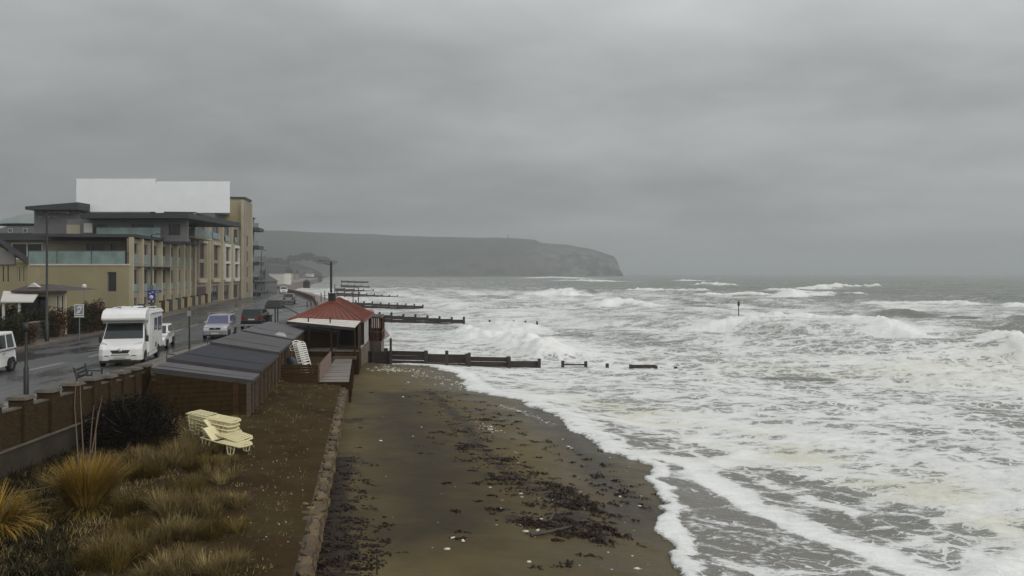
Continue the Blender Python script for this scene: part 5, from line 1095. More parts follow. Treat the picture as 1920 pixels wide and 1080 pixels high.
for k, px in enumerate((918, 942, 963, 985, 1007)):      # drowned end of the second groyne
    d = 121; o = MB().lathe([(.16, -4.4), (.16, Z(600 + k * .6, d)), (.001, Z(600 + k * .6, d) + .04)], 8, (X(px, d), d, 0)).build('groyne_pile', M_PILE); tag(o, ('first', 'second', 'third', 'fourth', 'fifth')[k] + ' stump out in the row of drowned piles off the second groyne', 'pile', 'drowned piles off the second groyne')
mk = thing('marker_post', 'tall beach marker post with a rusty topmark standing in the breakers', 'marker post', (X(1385, 120), 120, -3.4))
MB().tube([(0, 0, -1), (0, 0, 3.4)], [.09, .07], 8).build('pole', M_POLE, mk); MB().lathe([(.02, 2.95), (.20, 2.95), (.20, 3.45), (.17, 3.5), (.02, 3.52)], 12).build('topmark', mat('rusty_red', (.10, .035, .028), .7, .3, 3), mk); MB().lathe([(.12, 3.52), (.08, 3.75), (.001, 3.8)], 8).build('cap', M_POLE, mk)
def lamp(label, px, d, py_top, arm=0, r=.085, name='street_lamp', base=.12, m=None, two=False):
    x = X(px, d); h = Z(py_top, d) - base; t = thing(name, label, 'street lamp', (x, d, base)); m = m or M_POLE
    MB().tube([(0, 0, 0), (0, 0, 1.3), (0, 0, 1.35), (0, 0, h)], [r * 1.5, r * 1.5, r, r * .7], 10).build('pole', m, t)
    if arm:
        MB().tube([(0, 0, h - .05), (arm * .5, 0, h + .05), (arm, 0, h + .06)], .035, 6).build('arm', m, t); s = 1 if arm > 0 else -1
        MB().hexa([(arm - .05 * s, -.12, h + .0), (arm + .55 * s, -.12, h + .02), (arm + .55 * s, .12, h + .02), (arm - .05 * s, .12, h)], [(arm - .05 * s, -.1, h + .12), (arm + .5 * s, -.08, h + .10), (arm + .5 * s, .08, h + .10), (arm - .05 * s, .1, h + .12)]).build('lamp_head', m, t)
        if two: MB().tube([(0, 0, h - .45), (arm * .9, 0, h - .25)], .03, 6).build('arm', m, t)
    else:
        MB().lathe([(r * .7, h), (r * 1.6, h + .08), (r * 1.6, h + .25), (.001, h + .32)], 10).build('lamp_head', m, t)
    return t
lamp('tall dark lamp post in front of the bungalow and the penthouse', 88, 50.5, 400, .9)
lamp('lamp post with a blue parking sign in front of the apartment block', 284, 70.7, 440, .5)
lamp('lamp post at the far end of the apartment terrace', 490, 165, 470, .7)
pl_ = lamp('lamp post with a long double arm rising behind the red cafe roof', 621, 95, 490, -1.15, .11, two=True)
MB().tube([(0, 0, 2.2), (0, 0, 6.0)], .15, 10).build('sleeve', M_POLE, pl_)
lamp('short black lamp standard behind the brick wall near the white van', 49, 26, 622, 0, .055)
gl = lamp('small lamp post with a white globe before the cream end wall', 158, 80, 540, 0, .05, m=M_GALV); MB().lathe([(.02, 2.9), (.2, 3.02), (.26, 3.2), (.2, 3.4), (.02, 3.48)], 12).build('globe', M_TRIMW, gl)
for px, lab in ((498, 'plain pole beside the far lamp post'), (503, 'thinner pole right of the far lamp post'), (628, 'short mast just right of the double armed lamp post')):
    d = 150 if px < 600 else 97; zt = Z(488 if px < 600 else 535, d); t = thing('pole', lab, 'pole', (X(px, d), d, .1)); MB().tube([(0, 0, 0), (0, 0, zt)], [.10, .06], 8).build('shaft', M_GALV, t); MB().lathe([(.10, zt - .1), (.10, zt), (.001, zt + .06)], 8).build('cap', M_GALV, t)
# parking sign hung on the second lamp post
d = 70.4; M_BLUE = mat('sign_blue', (.030, .045, .21), .4, .1, 2); M_SIGNW = mat('sign_white', (.55, .55, .54), .4, .08, 2)
sg = thing('parking_sign', 'blue sign with a white disc on the lamp post above the motorhome', 'sign', (X(284, d), d, Z(563, d)))
MB().box(-.36, .36, -.05, -.01, 0, .95).build('panel', M_BLUE, sg, bevel=.01); MB().lathe([(.001, -.062), (.20, -.062), (.20, -.051)], 20, (0, 0, .28), 'y').build('disc', M_SIGNW, sg)
MB().box(-.22, -.02, -.06, -.051, .6, .68).box(.04, .24, -.06, -.051, .72, .80).build('lettering', M_SIGNW, sg)
MB().box(.0, .95, -.04, .0, .72, .98).build('arrow_panel', mat('sign_blue_pale', (.05, .08, .24), .4, .1, 2), sg, bevel=.01); MB().box(.40, .75, -.05, -.041, .83, .87).build('arrow', M_SIGNW, sg)
MB().box(-.2, .2, -.04, 0, 1.02, 1.4).build('top_plate', M_GALV, sg)
# white framed sign on the far pavement
d = 50.2; ws = thing('road_sign', 'white framed sign with a grey picture and a strip plate on a thin post', 'sign', (X(149, d), d, .12))
MB().tube([(0, 0, 0), (0, 0, 2.2)], .035, 8).build('post', M_GALV, ws); zc = Z(582, d) - .12
MB().box(-.32, .32, -.06, -.03, zc - .32, zc + .42).build('panel', M_SIGNW, ws, bevel=.01); MB().box(-.26, .26, -.066, -.061, zc - .24, zc + .36).build('picture', mat('sign_grey', (.20, .21, .24), .5, .1, 3), ws)
MB().prism([(-.18, -.2), (.0, -.22), (.16, .02), (.22, .28), (.02, .30), (-.16, .18), (-.05, .02)], -.072, -.067, 'y').xf(Matrix.Translation((0, 0, zc + .02))).build('figure', M_SIGNW, ws); MB().lathe([(.001, -.072), (.06, -.072), (.06, -.067)], 12, (.02, 0, zc + .1), 'y').build('figure', M_PLAST, ws)
MB().box(-.33, .33, -.06, -.03, zc - .46, zc - .36).build('strip_plate', M_SIGNW, ws)
# short post with a pale plate on the near pavement
d = 45.0; sp = thing('sign_post', 'slim dark post with a small pale plate on the near pavement', 'sign', (X(355, d), d, .12))
MB().tube([(0, 0, 0), (0, 0, 2.35)], .045, 8).build('post', M_POLE, sp); MB().box(-.11, .11, -.06, -.046, 2.02, 2.34).build('plate', mat('plate_grey', (.25, .25, .25), .5, .1, 2), sp)
MB().tube([(0, 0, 2.35), (.0, 0, 2.55)], .03, 6).build('finial', M_POLE, sp)
# hooped stands
for px, py, lab in ((320, 686, 'black hooped stand on the pavement by the nearest beach hut'), (396, 657, 'black hooped stand on the pavement by the second beach hut')):
    p = P(px, py, .12); t = thing('hooped_stand', lab, 'stand', p); MB().tube([(-.2, 0, 0), (-.2, 0, .52), (-.17, 0, .58), (.17, 0, .58), (.2, 0, .52), (.2, 0, 0)], .024, 8).build('hoop', M_POLE, t); MB().lathe([(.05, 0), (.05, .02), (.02, .02)], 8, (-.2, 0, 0)).lathe([(.05, 0), (.05, .02), (.02, .02)], 8, (.2, 0, 0)).build('foot_plate', M_POLE, t)
# bench seen over the brick wall
p = Vector((X(168, 29.4), 29.4, .12)); bn = thing('bench', 'black slatted bench on the pavement behind the brick wall', 'bench', p, .25)
for k in range(4): MB().box(-.22 + k * .11, -.13 + k * .11, -.75, .75, .42, .45).build('seat_slat', M_PLAST, bn)
for k in range(3): MB().hexa([(-.27 - k * .03, -.75, .52 + k * .14), (-.25 - k * .03, -.75, .52 + k * .14), (-.25 - k * .03, .75, .52 + k * .14), (-.27 - k * .03, .75, .52 + k * .14)], [(-.29 - k * .03, -.75, .62 + k * .14), (-.27 - k * .03, -.75, .62 + k * .14), (-.27 - k * .03, .75, .62 + k * .14), (-.29 - k * .03, .75, .62 + k * .14)]).build('back_slat', M_PLAST, bn)
for y in (-.7, .7): MB().tube([(-.24, y, 0), (-.24, y, .42), (-.36, y, .98)], .028, 6).tube([(.24, y, 0), (.24, y, .42), (.27, y, .78)], .028, 6).tube([(-.3, y, .68), (.28, y, .66)], .028, 6).tube([(-.24, y, .4), (.24, y, .4)], .03, 6).build('end_frame', M_PLAST, bn)
# shelter canopy, boom and bin
d = 69; sh = thing('shelter', 'dark canopied shelter on two posts beside the road', 'shelter', (X(518, d), d, .12)); z0 = Z(577, d) - .12; z1 = Z(563, d) - .12
MB().hexa([(-1.0, -.5, z0), (.62, -.5, z0), (.62, .8, z0), (-1.0, .8, z0)], [(-.75, -.3, z1), (.4, -.3, z1), (.4, .6, z1), (-.75, .6, z1)]).build('roof', mat('mossy_roof', (.035, .036, .030), .8, .3, 2, bump=.4, bscale=10), sh, bevel=.05)
for x in (-.1, .14): MB().tube([(x, 0, 0), (x, 0, z0 + .05)], .06, 8).build('post', M_POLE, sh)
MB().box(-1.02, .64, -.52, .82, z0 - .08, z0 - .004).build('fascia', M_FASC, sh)
bm_ = thing('boom', 'dark slanting boom from the shelter to the cafe canopy', 'boom', (X(592, 56), 56, 1.0)); a = Vector((0, 0, 0)); b = Vector((X(532, 66), 66, Z(574, 66))) - Vector(bm_.location)
MB().tube([a, b], .045, 8).build('pole', M_POLE, bm_); MB().tube([b + Vector((-.12, 0, .06)), b + Vector((.06, 0, -.04))], .10, 8).build('bracket', M_POLE, bm_)
for px in (578, 619): MB().tube([Vector((X(px, 54.5), 54.5, 1.0)) - Vector(bm_.location), Vector((X(px, 54.5), 54.5, 1.55)) - Vector(bm_.location)], .05, 8).build('stay_post', M_POLE, bm_)
p = P(502, 611, .12); t = thing('litter_bin', 'black litter bin beside the parked four-wheel drive', 'bin', p); MB().box(-.3, .3, -.3, .3, 0, .85).build('body', M_PLAST, t, bevel=.03); MB().box(-.33, .33, -.33, .33, .86, .98).build('lid', M_POLE, t, bevel=.03)
# promenade railings and figures of posts on the bend
for i, (px, py, h) in enumerate(((602, 566, 1.5), (609, 564, 1.7), (616, 563, 1.4), (590, 570, 1.2), (583, 573, 1.0), (576, 577, .9), (672, 571, 2.6), (662, 573, 2.2))):
    q = P(px, py, .1); o = MB().lathe([(.07, 0), (.07, h), (.001, h + .05)], 8).build('promenade_post', M_PILE, loc=q); tag(o, ('third post from the left', 'second post left of the lamp post', 'post nearest the left of the lamp post', 'second post from the left', 'post furthest left', 'post close to the left corner of the red roof', 'tall post right of the red roof ridge', 'shorter post just right of the red roof ridge')[i] + ', promenade edge behind the cafe', 'post', 'posts along the promenade edge')
q = P(575, 540, .1); t = thing('beach_kiosk', 'small dark hut on the pinkish promenade in the distance', 'kiosk', q); MB().box(-.9, .9, -.8, .8, 0, 2.0).build('body', M_PILE, t); MB().hexa([(-1.1, -1, 2.0), (1.1, -1, 2), (1.1, 1, 2), (-1.1, 1, 2)], [(-.2, -.2, 2.7), (.2, -.2, 2.7), (.2, .2, 2.7), (-.2, .2, 2.7)]).build('roof', M_FLAT, t)
pw = MB(); wy_ = [100, 127, 160, 200, 276, 400]
for a, b in zip(wy_, wy_[1:]): pw.beam((lerpline(KERB, a) + .5, a, .5), (lerpline(KERB, b) + .5, b, .5), .25, .8)
tag(pw.build('promenade_wall', mat('pink_brick', (.15, .10, .085), .8, .2, .6, dirt=.3)), 'low pinkish wall curving along the promenade bend', 'wall')
# monument on the down
o = thing('monument', 'tiny obelisk on the skyline of the headland', 'monument', (X(953, 2450), 2450, Z(449, 2450) - 3)); MB().hexa([(-3, -3, 0), (3, -3, 0), (3, 3, 0), (-3, 3, 0)], [(-1.2, -1.2, 19), (1.2, -1.2, 19), (1.2, 1.2, 19), (-1.2, 1.2, 19)]).build('shaft', M_FLAT, o); MB().box(-5, 5, -5, 5, -3, 1).build('plinth', M_FLAT, o)
# ------------------------------------------------------------------ plants, loungers, wrack
def mat_leaf(name, lo, hi, rough=.65, vary=2.5):
    m, t, b = new_mat(name); oi = nd(t, 'ShaderNodeObjectInfo'); n = texnoise(t, vary, 3, .6); g = nd(t, 'ShaderNodeNewGeometry')
    r = mth(t, 'ADD', mth(t, 'MULTIPLY', g.outputs['Random Per Island'], .6), mth(t, 'MULTIPLY', n, .4)); lk(t, ramp(t, r, [(.2, lo), (.85, hi)]), b.inputs['Base Color']); b.inputs['Roughness'].default_value = rough; b.inputs['Specular IOR Level'].default_value = .05; return m
M_GOLD = mat_leaf('golden_tussock', (.11, .068, .012), (.36, .235, .052)); M_GOLDG = mat_leaf('olive_tussock', (.085, .060, .015), (.19, .135, .038)); M_STRAW = mat_leaf('straw_grass', (.13, .098, .040), (.38, .29, .13)); M_DEAD = mat_leaf('dead_stem', (.10, .07, .05), (.20, .15, .11))
M_DKLEAF = mat_leaf('dark_evergreen', (.005, .004, .003), (.018, .013, .009)); M_HEDGE = mat_leaf('hedge_leaf', (.012, .016, .009), (.040, .042, .022)); M_REDLEAF = mat_leaf('russet_leaf', (.030, .016, .010), (.075, .036, .020)); M_GREENLEAF = mat_leaf('low_green_leaf', (.010, .010, .005), (.036, .030, .014)); M_BARK = mat('bark', (.040, .030, .022), .9, .4, 4, bump=.5, bscale=20)
def blades(mb, c, n, rad, hgt, spread, droop, rnd, wd=.012, lean=(0, 0), seg=4):
    for _ in range(n):
        a = rnd.uniform(0, 2 * math.pi); r0 = rad * math.sqrt(rnd.random()) * .45; tl = rnd.uniform(.15, 1) ** .8 * spread; L = hgt * rnd.uniform(.55, 1.05)
        d = Vector((math.cos(a), math.sin(a), 0)); p = Vector(c) + d * r0; side = Vector((-d.y, d.x, 0)) * wd * rnd.uniform(.7, 1.3); ang = math.pi / 2 - tl * .7; vs = []
        for k in range(seg + 1):
            u = k / seg; w_ = (1 - u) ** .7; vs += [p - side * w_, p + side * w_]
            ang -= droop * tl * (.4 + u) / seg * 2.2 * rnd.uniform(.8, 1.2); p = p + (d * math.cos(ang) + Vector((0, 0, math.sin(ang))) + Vector((*lean, 0)) * u) * L / seg
        mb.add(vs, [(2 * k, 2 * k + 1, 2 * k + 3, 2 * k + 2) for k in range(seg)])
def tz(x, y): return float(terr_h(np.array([x]), np.array([y]))[0])
rnd = random.Random(21)
x, y = X(163, 18.4), 18.4; z = tz(x, y); ts_ = thing('tussock', 'big golden tussock of drooping grass with dead flower stems', 'plant', (x, y, z))
mb = MB(); blades(mb, (0, 0, 0), 2200, .6, 1.5, .62, .70, rnd, .013, (.10, 0)); mb.build('blades', M_GOLD, ts_)
mb = MB(); blades(mb, (0, 0, 0), 1300, .7, .85, 1.15, 1.0, rnd, .012, (.06, 0)); mb.build('skirt_blades', M_GOLDG, ts_)
for pts in ([(148, 880), (140, 760), (143, 690)], [(158, 880), (152, 770), (150, 712)], [(166, 890), (172, 800), (176, 760)], [(172, 850), (184, 780), (192, 742)], [(178, 860), (180, 800), (184, 770)]):
    q = [PD(px, py, 18.4 + .1 * k) - Vector((x, y, z)) for k, (px, py) in enumerate(pts)]; MB().tube(q, [.016, .012, .007], 5).build('flower_stem', M_DEAD, ts_)
x, y = X(-18, 16.6), 16.6; z = tz(x, y); t2 = thing('tussock', 'golden tussock cut off by the left edge of the picture', 'plant', (x, y, z)); mb = MB(); blades(mb, (0, 0, 0), 1300, .7, 1.25, 1.1, .9, rnd, .013); mb.build('blades', M_GOLD, t2)
for pts in ([(0, 985), (20, 935), (38, 900)], [(5, 1040), (20, 1000), (45, 950)], [(-5, 1000), (8, 960), (20, 930)]):
    q = [PD(px, py, 16.4) - Vector((x, y, z)) for px, py in pts]; MB().tube(q, [.014, .01, .006], 5).build('flower_stem', M_DEAD, t2)
for pts, lab in (([(20, 925), (70, 917), (125, 907)], 'bare dead stalk lying level left of the golden tussock'), ([(214, 880), (228, 855), (245, 828)], 'bare dead stalk leaning right of the golden tussock')):
    q = [PD(px, py, 18.0 if px < 200 else 19.2) for px, py in pts]; o = MB().tube([p - q[0] for p in q], [.016, .012, .006], 5).build('dead_stalk', M_DEAD, loc=q[0]); tag(o, lab, 'stalk')
# tufts of straw grass on the terrace
spots = [(265, 905, .62), (300, 880, .68), (335, 860, .7), (380, 880, .55), (410, 900, .5), (245, 870, .6), (350, 930, .6), (300, 960, .55), (395, 950, .5), (260, 1000, .5), (330, 1010, .5), (370, 1060, .45), (420, 990, .4), (225, 1030, .5), (440, 940, .35), (290, 850, .6), (340, 840, .5), (420, 870, .45), (205, 1060, .5), (300, 1070, .5), (440, 1060, .4), (235, 960, .5), (375, 850, .45)]
for k, (px, py, h) in enumerate(spots):
    p = P(px, py, -1.2); zz = tz(p.x, p.y); t = thing('grass_tuft', 'rough tuft of straw coloured grass on the terrace right of the golden tussock', 'grass', (p.x, p.y, zz), group='straw grass tufts on the terrace')
    mb = MB()
    for _q in range(5): blades(mb, (rnd.uniform(-.45, .45), rnd.uniform(-.45, .45), 0), 150, .5, h * rnd.uniform(.8, 1.35), .85, .7, rnd, .007, seg=3); mb.build('blades', M_STRAW if k % 3 else M_GOLDG, t)
mb = MB()
for _ in range(2600):
    yy = 13.5 + 30 * rnd.random() ** 1.6; u = rnd.random() ** .9; xl, xr = lerpline(BACK, yy) + .7, float(cw(yy)) - .6; xx = xl + (xr - xl) * u
    if u > .55 and rnd.random() < .72: continue
    blades(mb, (xx, yy, tz(xx, yy) - .02), 9, .3, .16 if u > .5 else .30, 1.2, .8, rnd, .007, seg=2)
tag(mb.build('turf', M_STRAW), 'short dead grass growing over the terrace', 'grass', kind='stuff')
mb = MB()
for _ in range(240):
    px, py = rnd.uniform(0, 130), rnd.uniform(840, 1080); p = P(px, py, -1.1); zz = tz(p.x, p.y); blades(mb, (p.x, p.y, zz - .02), 16, .4, .40, 1.3, .7, rnd, .016, seg=2)
tag(mb.build('ground_cover', M_GREENLEAF), 'dark low plants under the brick wall', 'plants', kind='stuff')
def leaf_cloud(mb, blobs, n, size, rnd):
    tot = sum(b[3] * b[4] * b[5] for b in blobs)
    for bx_, by_, bz_, rx, ry, rz_ in blobs:
        for _ in range(int(n * rx * ry * rz_ / tot)):
            v = Vector((rnd.gauss(0, 1), rnd.gauss(0, 1), rnd.gauss(0, 1))).normalized(); r = rnd.random() ** .33 * (1 + .18 * math.sin(7 * v.x + 5 * v.z) + rnd.uniform(-.1, .12))
            p = Vector((bx_ + v.x * rx * r, by_ + v.y * ry * r, bz_ + v.z * rz_ * r)); a = Vector((rnd.gauss(0, 1), rnd.gauss(0, 1), rnd.gauss(0, 1))).normalized(); b = a.orthogonal().normalized(); s = size * rnd.uniform(.5, 1.3)
            b = (b + v * .4).normalized(); mb.add([p - a * s * .3, p - b * s * .9, p + a * s * .3, p + b * s], [(0, 1, 2, 3)])
def shrub(name, label, loc, blobs, n, size, m, rnd, h, cat='shrub', group=None):
    t = thing(name, label, cat, loc, group=group); mb = MB(); leaf_cloud(mb, blobs, n, size, rnd); mb.build('foliage', m, t); s = MB()
    for k in range(6):
        b = blobs[k % len(blobs)]; s.tube([(rnd.uniform(-.1, .1), rnd.uniform(-.1, .1), -.1), (b[0] * .4 + rnd.uniform(-.2, .2), b[1] * .4, b[2] * .5), (b[0] + rnd.uniform(-.3, .3), b[1] + rnd.uniform(-.2, .2), b[2] + b[5] * .4)], [.05, .035, .01], 5)
    s.build('stem', M_BARK, t); return t
x, y = X(250, 25), 25.0
shrub('dark_shrub', 'large near-black evergreen shrub in front of the beach hut end', (x, y, tz(x, y)), [(-.7, 0, .75, .85, .9, .85), (.35, .1, .8, .9, .9, .95), (-.1, .2, 1.0, .9, .9, .75), (1.0, -.1, .5, .55, .7, .6), (-.5, -.2, 1.45, .35, .4, .3), (.6, .1, 1.55, .3, .4, .3), (-1.35, 0, .45, .4, .5, .45), (.1, -.5, .4, .9, .4, .4)], 15000, .06, M_DKLEAF, rnd, 1.6)
ds_ = [o for o in bpy.data.objects if o.name.startswith('dark_shrub')][0]; tw = MB()
for _ in range(36):
    a = rnd.uniform(0, 2 * math.pi); e = rnd.uniform(.2, 1.4); q = Vector((math.cos(a) * math.cos(e) * 1.2, math.sin(a) * math.cos(e), math.sin(e) * 1.05 + .55)); r = rnd.uniform(1.02, 1.28); b = q * .6 + Vector((0, 0, .15))
    tw.tube([b, q * .92, q * r + Vector((rnd.uniform(-.12, .12), 0, rnd.uniform(-.02, .12)))], [.014, .010, .004], 4)
tw.build('twig', M_BARK, ds_)['kind'] = 'stuff'
# garden hedge across the road
for px, d, h, w_, m, lab in ((10, 47, 2.1, 1.3, M_HEDGE, 'dark green bush at the left edge behind the garden wall'), (60, 53, 2.3, 1.6, M_HEDGE, 'scruffy dark bush in front of the bungalow porch'), (96, 54, 2.2, 1.2, M_REDLEAF, 'russet bush beside the tall lamp post'), (138, 57, 2.3, 1.5, M_HEDGE, 'round dark bush behind the white framed sign'), (172, 59, 2.6, .9, M_REDLEAF, 'tall russet shrub right of the white framed sign'), (192, 61, 1.9, 1.2, M_HEDGE, 'low dark bush at the end of the cream wall'), (20, 56, 2.6, 1.4, M_GREENLEAF, 'green shrub beside the bungalow canopy'), (36, 48.5, 1.5, 1.0, M_REDLEAF, 'brown winter shrub behind the garden wall near the van')):
    shrub('garden_bush', lab, (X(px, d), d, 0), [(0, 0, h * .45, w_, .9, h * .48), (w_ * .4, .1, h * .7, w_ * .55, .7, h * .32), (-w_ * .45, 0, h * .6, w_ * .55, .7, h * .35)], 2600, .11, m, rnd, h, group='bushes in the gardens across the road')
# woods and fields rising behind the bend
def make_hillside():
    pxs = np.linspace(300, 604, 130); tv = np.linspace(0, 1, 24)[:, None]; D0, D1 = 700, 1450
    top = np.interp(pxs, [300, 480, 560, 590, 604], [478, 486, 494, 506, 512.9]); D = D0 + (D1 - D0) * tv + 0 * pxs[None]; xx = (pxs[None] - 960) / F * D; hz = (HZ - top)[None] * D1 / F + H
    zz = -.5 + (hz + .5) * tv ** 1.2 + (fbm(xx * .01, D * .01, 4, 301) - .5) * 6 * tv; grid_mesh('hillside', xx, D, zz, (('chalk', 0 * xx), ('clay', 0 * xx)), bpy.data.materials['down_and_cliff'])['kind'] = 'structure'
make_hillside()
mb = MB()
for px, py, w_, h in ((552, 482, 22, 8), (575, 478, 26, 10), (600, 484, 30, 9), (618, 489, 22, 6), (515, 486, 30, 8), (490, 484, 25, 9), (530, 489, 18, 6)):
    d = 1330; c = PD(px, py + 3, d); leaf_cloud(mb, [(c.x, c.y, c.z, w_ * .95 * d / F * .5, 25, h * d / F * .6)], 900, 3.2, rnd)
tag(mb.build('wood', M_HEDGE), 'dark far-off wood on the hillside behind the bend', 'wood', kind='stuff')
# ------------------------------------------------------------------ sun loungers
M_CREAMP = mat('cream_plastic', (.64, .57, .33), .5, .12, 3, dirt=.2); M_WHITEP = mat('white_plastic', (.62, .62, .56), .5, .1, 3, dirt=.2)
def lounger_meshes(m):
    out = {}
    def sv(nm, mb): me = mb.mesh(nm); me.materials.append(m); out[nm] = me
    L, Wd = 1.9, .66
    f = MB()
    for s in (-1, 1): f.tube([(-L / 2, s * (Wd / 2 - .05), .28), (-L / 2 + .08, s * Wd / 2, .32), (.1, s * Wd / 2, .30), (L / 2 - .1, s * Wd / 2, .32), (L / 2, s * (Wd / 2 - .06), .29)], .024, 6)
    f.tube([(-L / 2, -Wd / 2 + .05, .28), (-L / 2 - .03, 0, .28), (-L / 2, Wd / 2 - .05, .28)], .034, 6); f.tube([(L / 2, -Wd / 2 + .06, .29), (L / 2 + .05, 0, .29), (L / 2, Wd / 2 - .06, .29)], .034, 6); sv('frame', f)
    s = MB(); s.box(-.036, .036, -Wd / 2 + .03, Wd / 2 - .03, -.012, .012); sv('slat', s)
    lg = MB(); lg.tube([(-.20, 0, .30), (-.13, 0, .03), (-.09, 0, 0), (.09, 0, 0), (.13, 0, .03), (.20, 0, .30)], .024, 6); lg.tube([(0, 0, 0), (0, 0, .29)], .02, 6); sv('leg', lg)
    pn = MB(); pn.box(-.05, .55, -Wd / 2 + .03, Wd / 2 - .03, -.012, .016); sv('backrest', pn)
    return out
LM = {'cream': lounger_meshes(M_CREAMP), 'white': lounger_meshes(M_WHITEP)}
def lounger(label, loc, rot, kind, group, back=0.0):
    t = thing('sun_lounger', label, 'sun lounger', loc, group=group); t.rotation_euler = rot; me = LM[kind]
    inst(me['frame'], 'frame', t, (0, 0, 0))
    for k in range(8): inst(me['slat'], 'slat', t, (-.02 + k * .125, 0, .315))
    br = None if not back else inst(me['backrest'], 'backrest', t, (-.36, 0, .325), (0, math.pi + back, 0))
    if back: br.rotation_euler = (0, back, math.pi)
    for k in range(5): inst(me['slat'], 'slat', t, (-.16 - k * .17 if not back else -.42 - k * .1, 0, .345 + (math.sin(back) * -.1 * k if back else 0)))
    for x_ in (-.62, .62):
        for s in (-1, 1): inst(me['leg'], 'leg', t, (x_, s * .31, 0))
    return t
base = P(408, 838, -1.25); base.z = tz(base.x, base.y); RZ = -.42
lab = ['lowest cream sun lounger of the stack by the dark shrub', 'second cream sun lounger up from the bottom of the stack', 'third cream sun lounger up, mid stack', 'cream sun lounger just below the topmost one', 'topmost cream sun lounger of the tilted stack']
for k in range(5): lounger(lab[k], (base.x - .18 + rnd.uniform(-.05, .05) - k * .03, base.y + .25 + rnd.uniform(-.03, .03), base.z + .12 + k * .125), (0, .10, RZ + rnd.uniform(-.05, .05)), 'cream', 'cream sun loungers stacked on the terrace')
lounger('cream sun lounger leaning half out of the stack towards the sea', (base.x + .42, base.y - .30, base.z + .20), (.10, .16, RZ - .1), 'cream', 'cream sun loungers stacked on the terrace', -.5)
lounger('cream sun lounger lowest at the front with its legs showing', (base.x + .58, base.y - .78, base.z + .02), (.0, .05, RZ - .12), 'cream', 'cream sun loungers stacked on the terrace', -.6)
pp = Vector((-12.15, 43.0, -1.2))
lounger('white sun lounger stood on end in the fenced yard', pp + Vector((0, 0, .95)), (0, R(-70), 2.7), 'white', 'white loungers in the yard'); lounger('white sun lounger stood on end behind the first in the yard', pp + Vector((-.32, .25, .98)), (0, R(-70), 2.7), 'white', 'white loungers in the yard')
c = MB(); g_ = 14
cv = []
for i in range(g_):
    for j in range(g_):
        u, v = i / (g_ - 1) * 2 - 1, j / (g_ - 1) * 2 - 1; cv.append((u * .8, v * .8, .95 * (1 - max(abs(u), abs(v)) ** 4) + .06 * math.sin(5 * u + 3 * v) - .0))
c.add(cv, [(i * g_ + j, i * g_ + j + 1, (i + 1) * g_ + j + 1, (i + 1) * g_ + j) for i in range(g_ - 1) for j in range(g_ - 1)], smooth=True)
tag(c.build('tarpaulin', mat('dark_blue_tarp', (.020, .024, .036), .45, .3, 2), loc=(-13.3, 44.2, -1.25)), 'dark blue tarpaulin over a heap in the fenced yard', 'tarpaulin')
# ------------------------------------------------------------------ wrack, foam and litter on the sand
M_WEED = mat_leaf('wet_seaweed', (.009, .006, .005), (.035, .022, .016), .35); M_FLECK = mat('drying_foam', (.55, .53, .47), .8, .12, 6); M_DRIFT = mat('driftwood', (.06, .045, .035), .8, .3, 4, stretch=(1, 5, 1), bump=.5, bscale=20)
def bh1(x, y): return float(beach_h(np.array([x]), np.array([y]))[0])
def heap(mb, x, y, r, n, rnd, el=1.8):
    z0 = bh1(x, y)
    for _ in range(n):
        a = rnd.uniform(0, 2 * math.pi); q = r * math.sqrt(rnd.random()); px, py = x + math.cos(a) * q * el, y + math.sin(a) * q; h = .16 * (1 - q / r) * min(1, r * 2) * rnd.random(); L = rnd.uniform(.08, .30); b = rnd.uniform(0, 2 * math.pi); dx, dy = math.cos(b) * L, math.sin(b) * L * .7; w_ = rnd.uniform(.012, .04); nx, ny = -dy / L * w_, dx / L * w_; z = z0 + h + .015; k = rnd.uniform(.005, .045)
        mb.add([(px - nx, py - ny, z - .03), (px + nx, py + ny, z - .02), (px + dx * .5 + nx, py + dy * .5 + ny, z + k), (px + dx * .5 - nx, py + dy * .5 - ny, z + k * .8), (px + dx + nx, py + dy + ny, z - .02), (px + dx - nx, py + dy - ny, z - .03)], [(0, 1, 2, 3), (3, 2, 4, 5)])
weed = MB()
def along(pl, n, spread, rmin, rmax, k):
    for _ in range(n):
        i = rnd.randrange(len(pl) - 1); u = rnd.random(); x_ = pl[i][0] + (pl[i + 1][0] - pl[i][0]) * u + rnd.gauss(0, spread); y_ = pl[i][1] + (pl[i + 1][1] - pl[i][1]) * u + rnd.gauss(0, spread); r = rnd.uniform(rmin, rmax); heap(weed, x_, y_, r, int(k * r), rnd)
along(WEED, 70, .5, .05, .22, 120); along(WEED2, 26, .22, .08, .26, 170); along(WEED3, 90, .42, .06, .22, 150)
for px, py, r in ((1215, 0, 0), (1050, 930, .5), (1040, 920, .45), (1020, 912, .35), (1065, 945, .5), (1040, 950, .45), (940, 905, .4), (960, 912, .3), (985, 985, .4), (1000, 990, .3), (1040, 1000, .35), (1085, 1000, .35), (1110, 1008, .2), (1045, 975, .16), (925, 963, .15), (900, 790, .35), (880, 845, .4), (930, 870, .45)):
    if r: q = W(px, py, -2.7); heap(weed, q[0], q[1], r * .8, int(230 * r), rnd, 2.4)
for _ in range(70):
    q = W(rnd.uniform(660, 1230), 700 + 380 * rnd.random() ** .8, -2.6)
    if swash_s(np.array([q[0]]), np.array([q[1]]))[0] < -1.2 and q[0] > cw(q[1]) + .3: heap(weed, q[0], q[1], rnd.uniform(.03, .12), 12, rnd, 2.5)
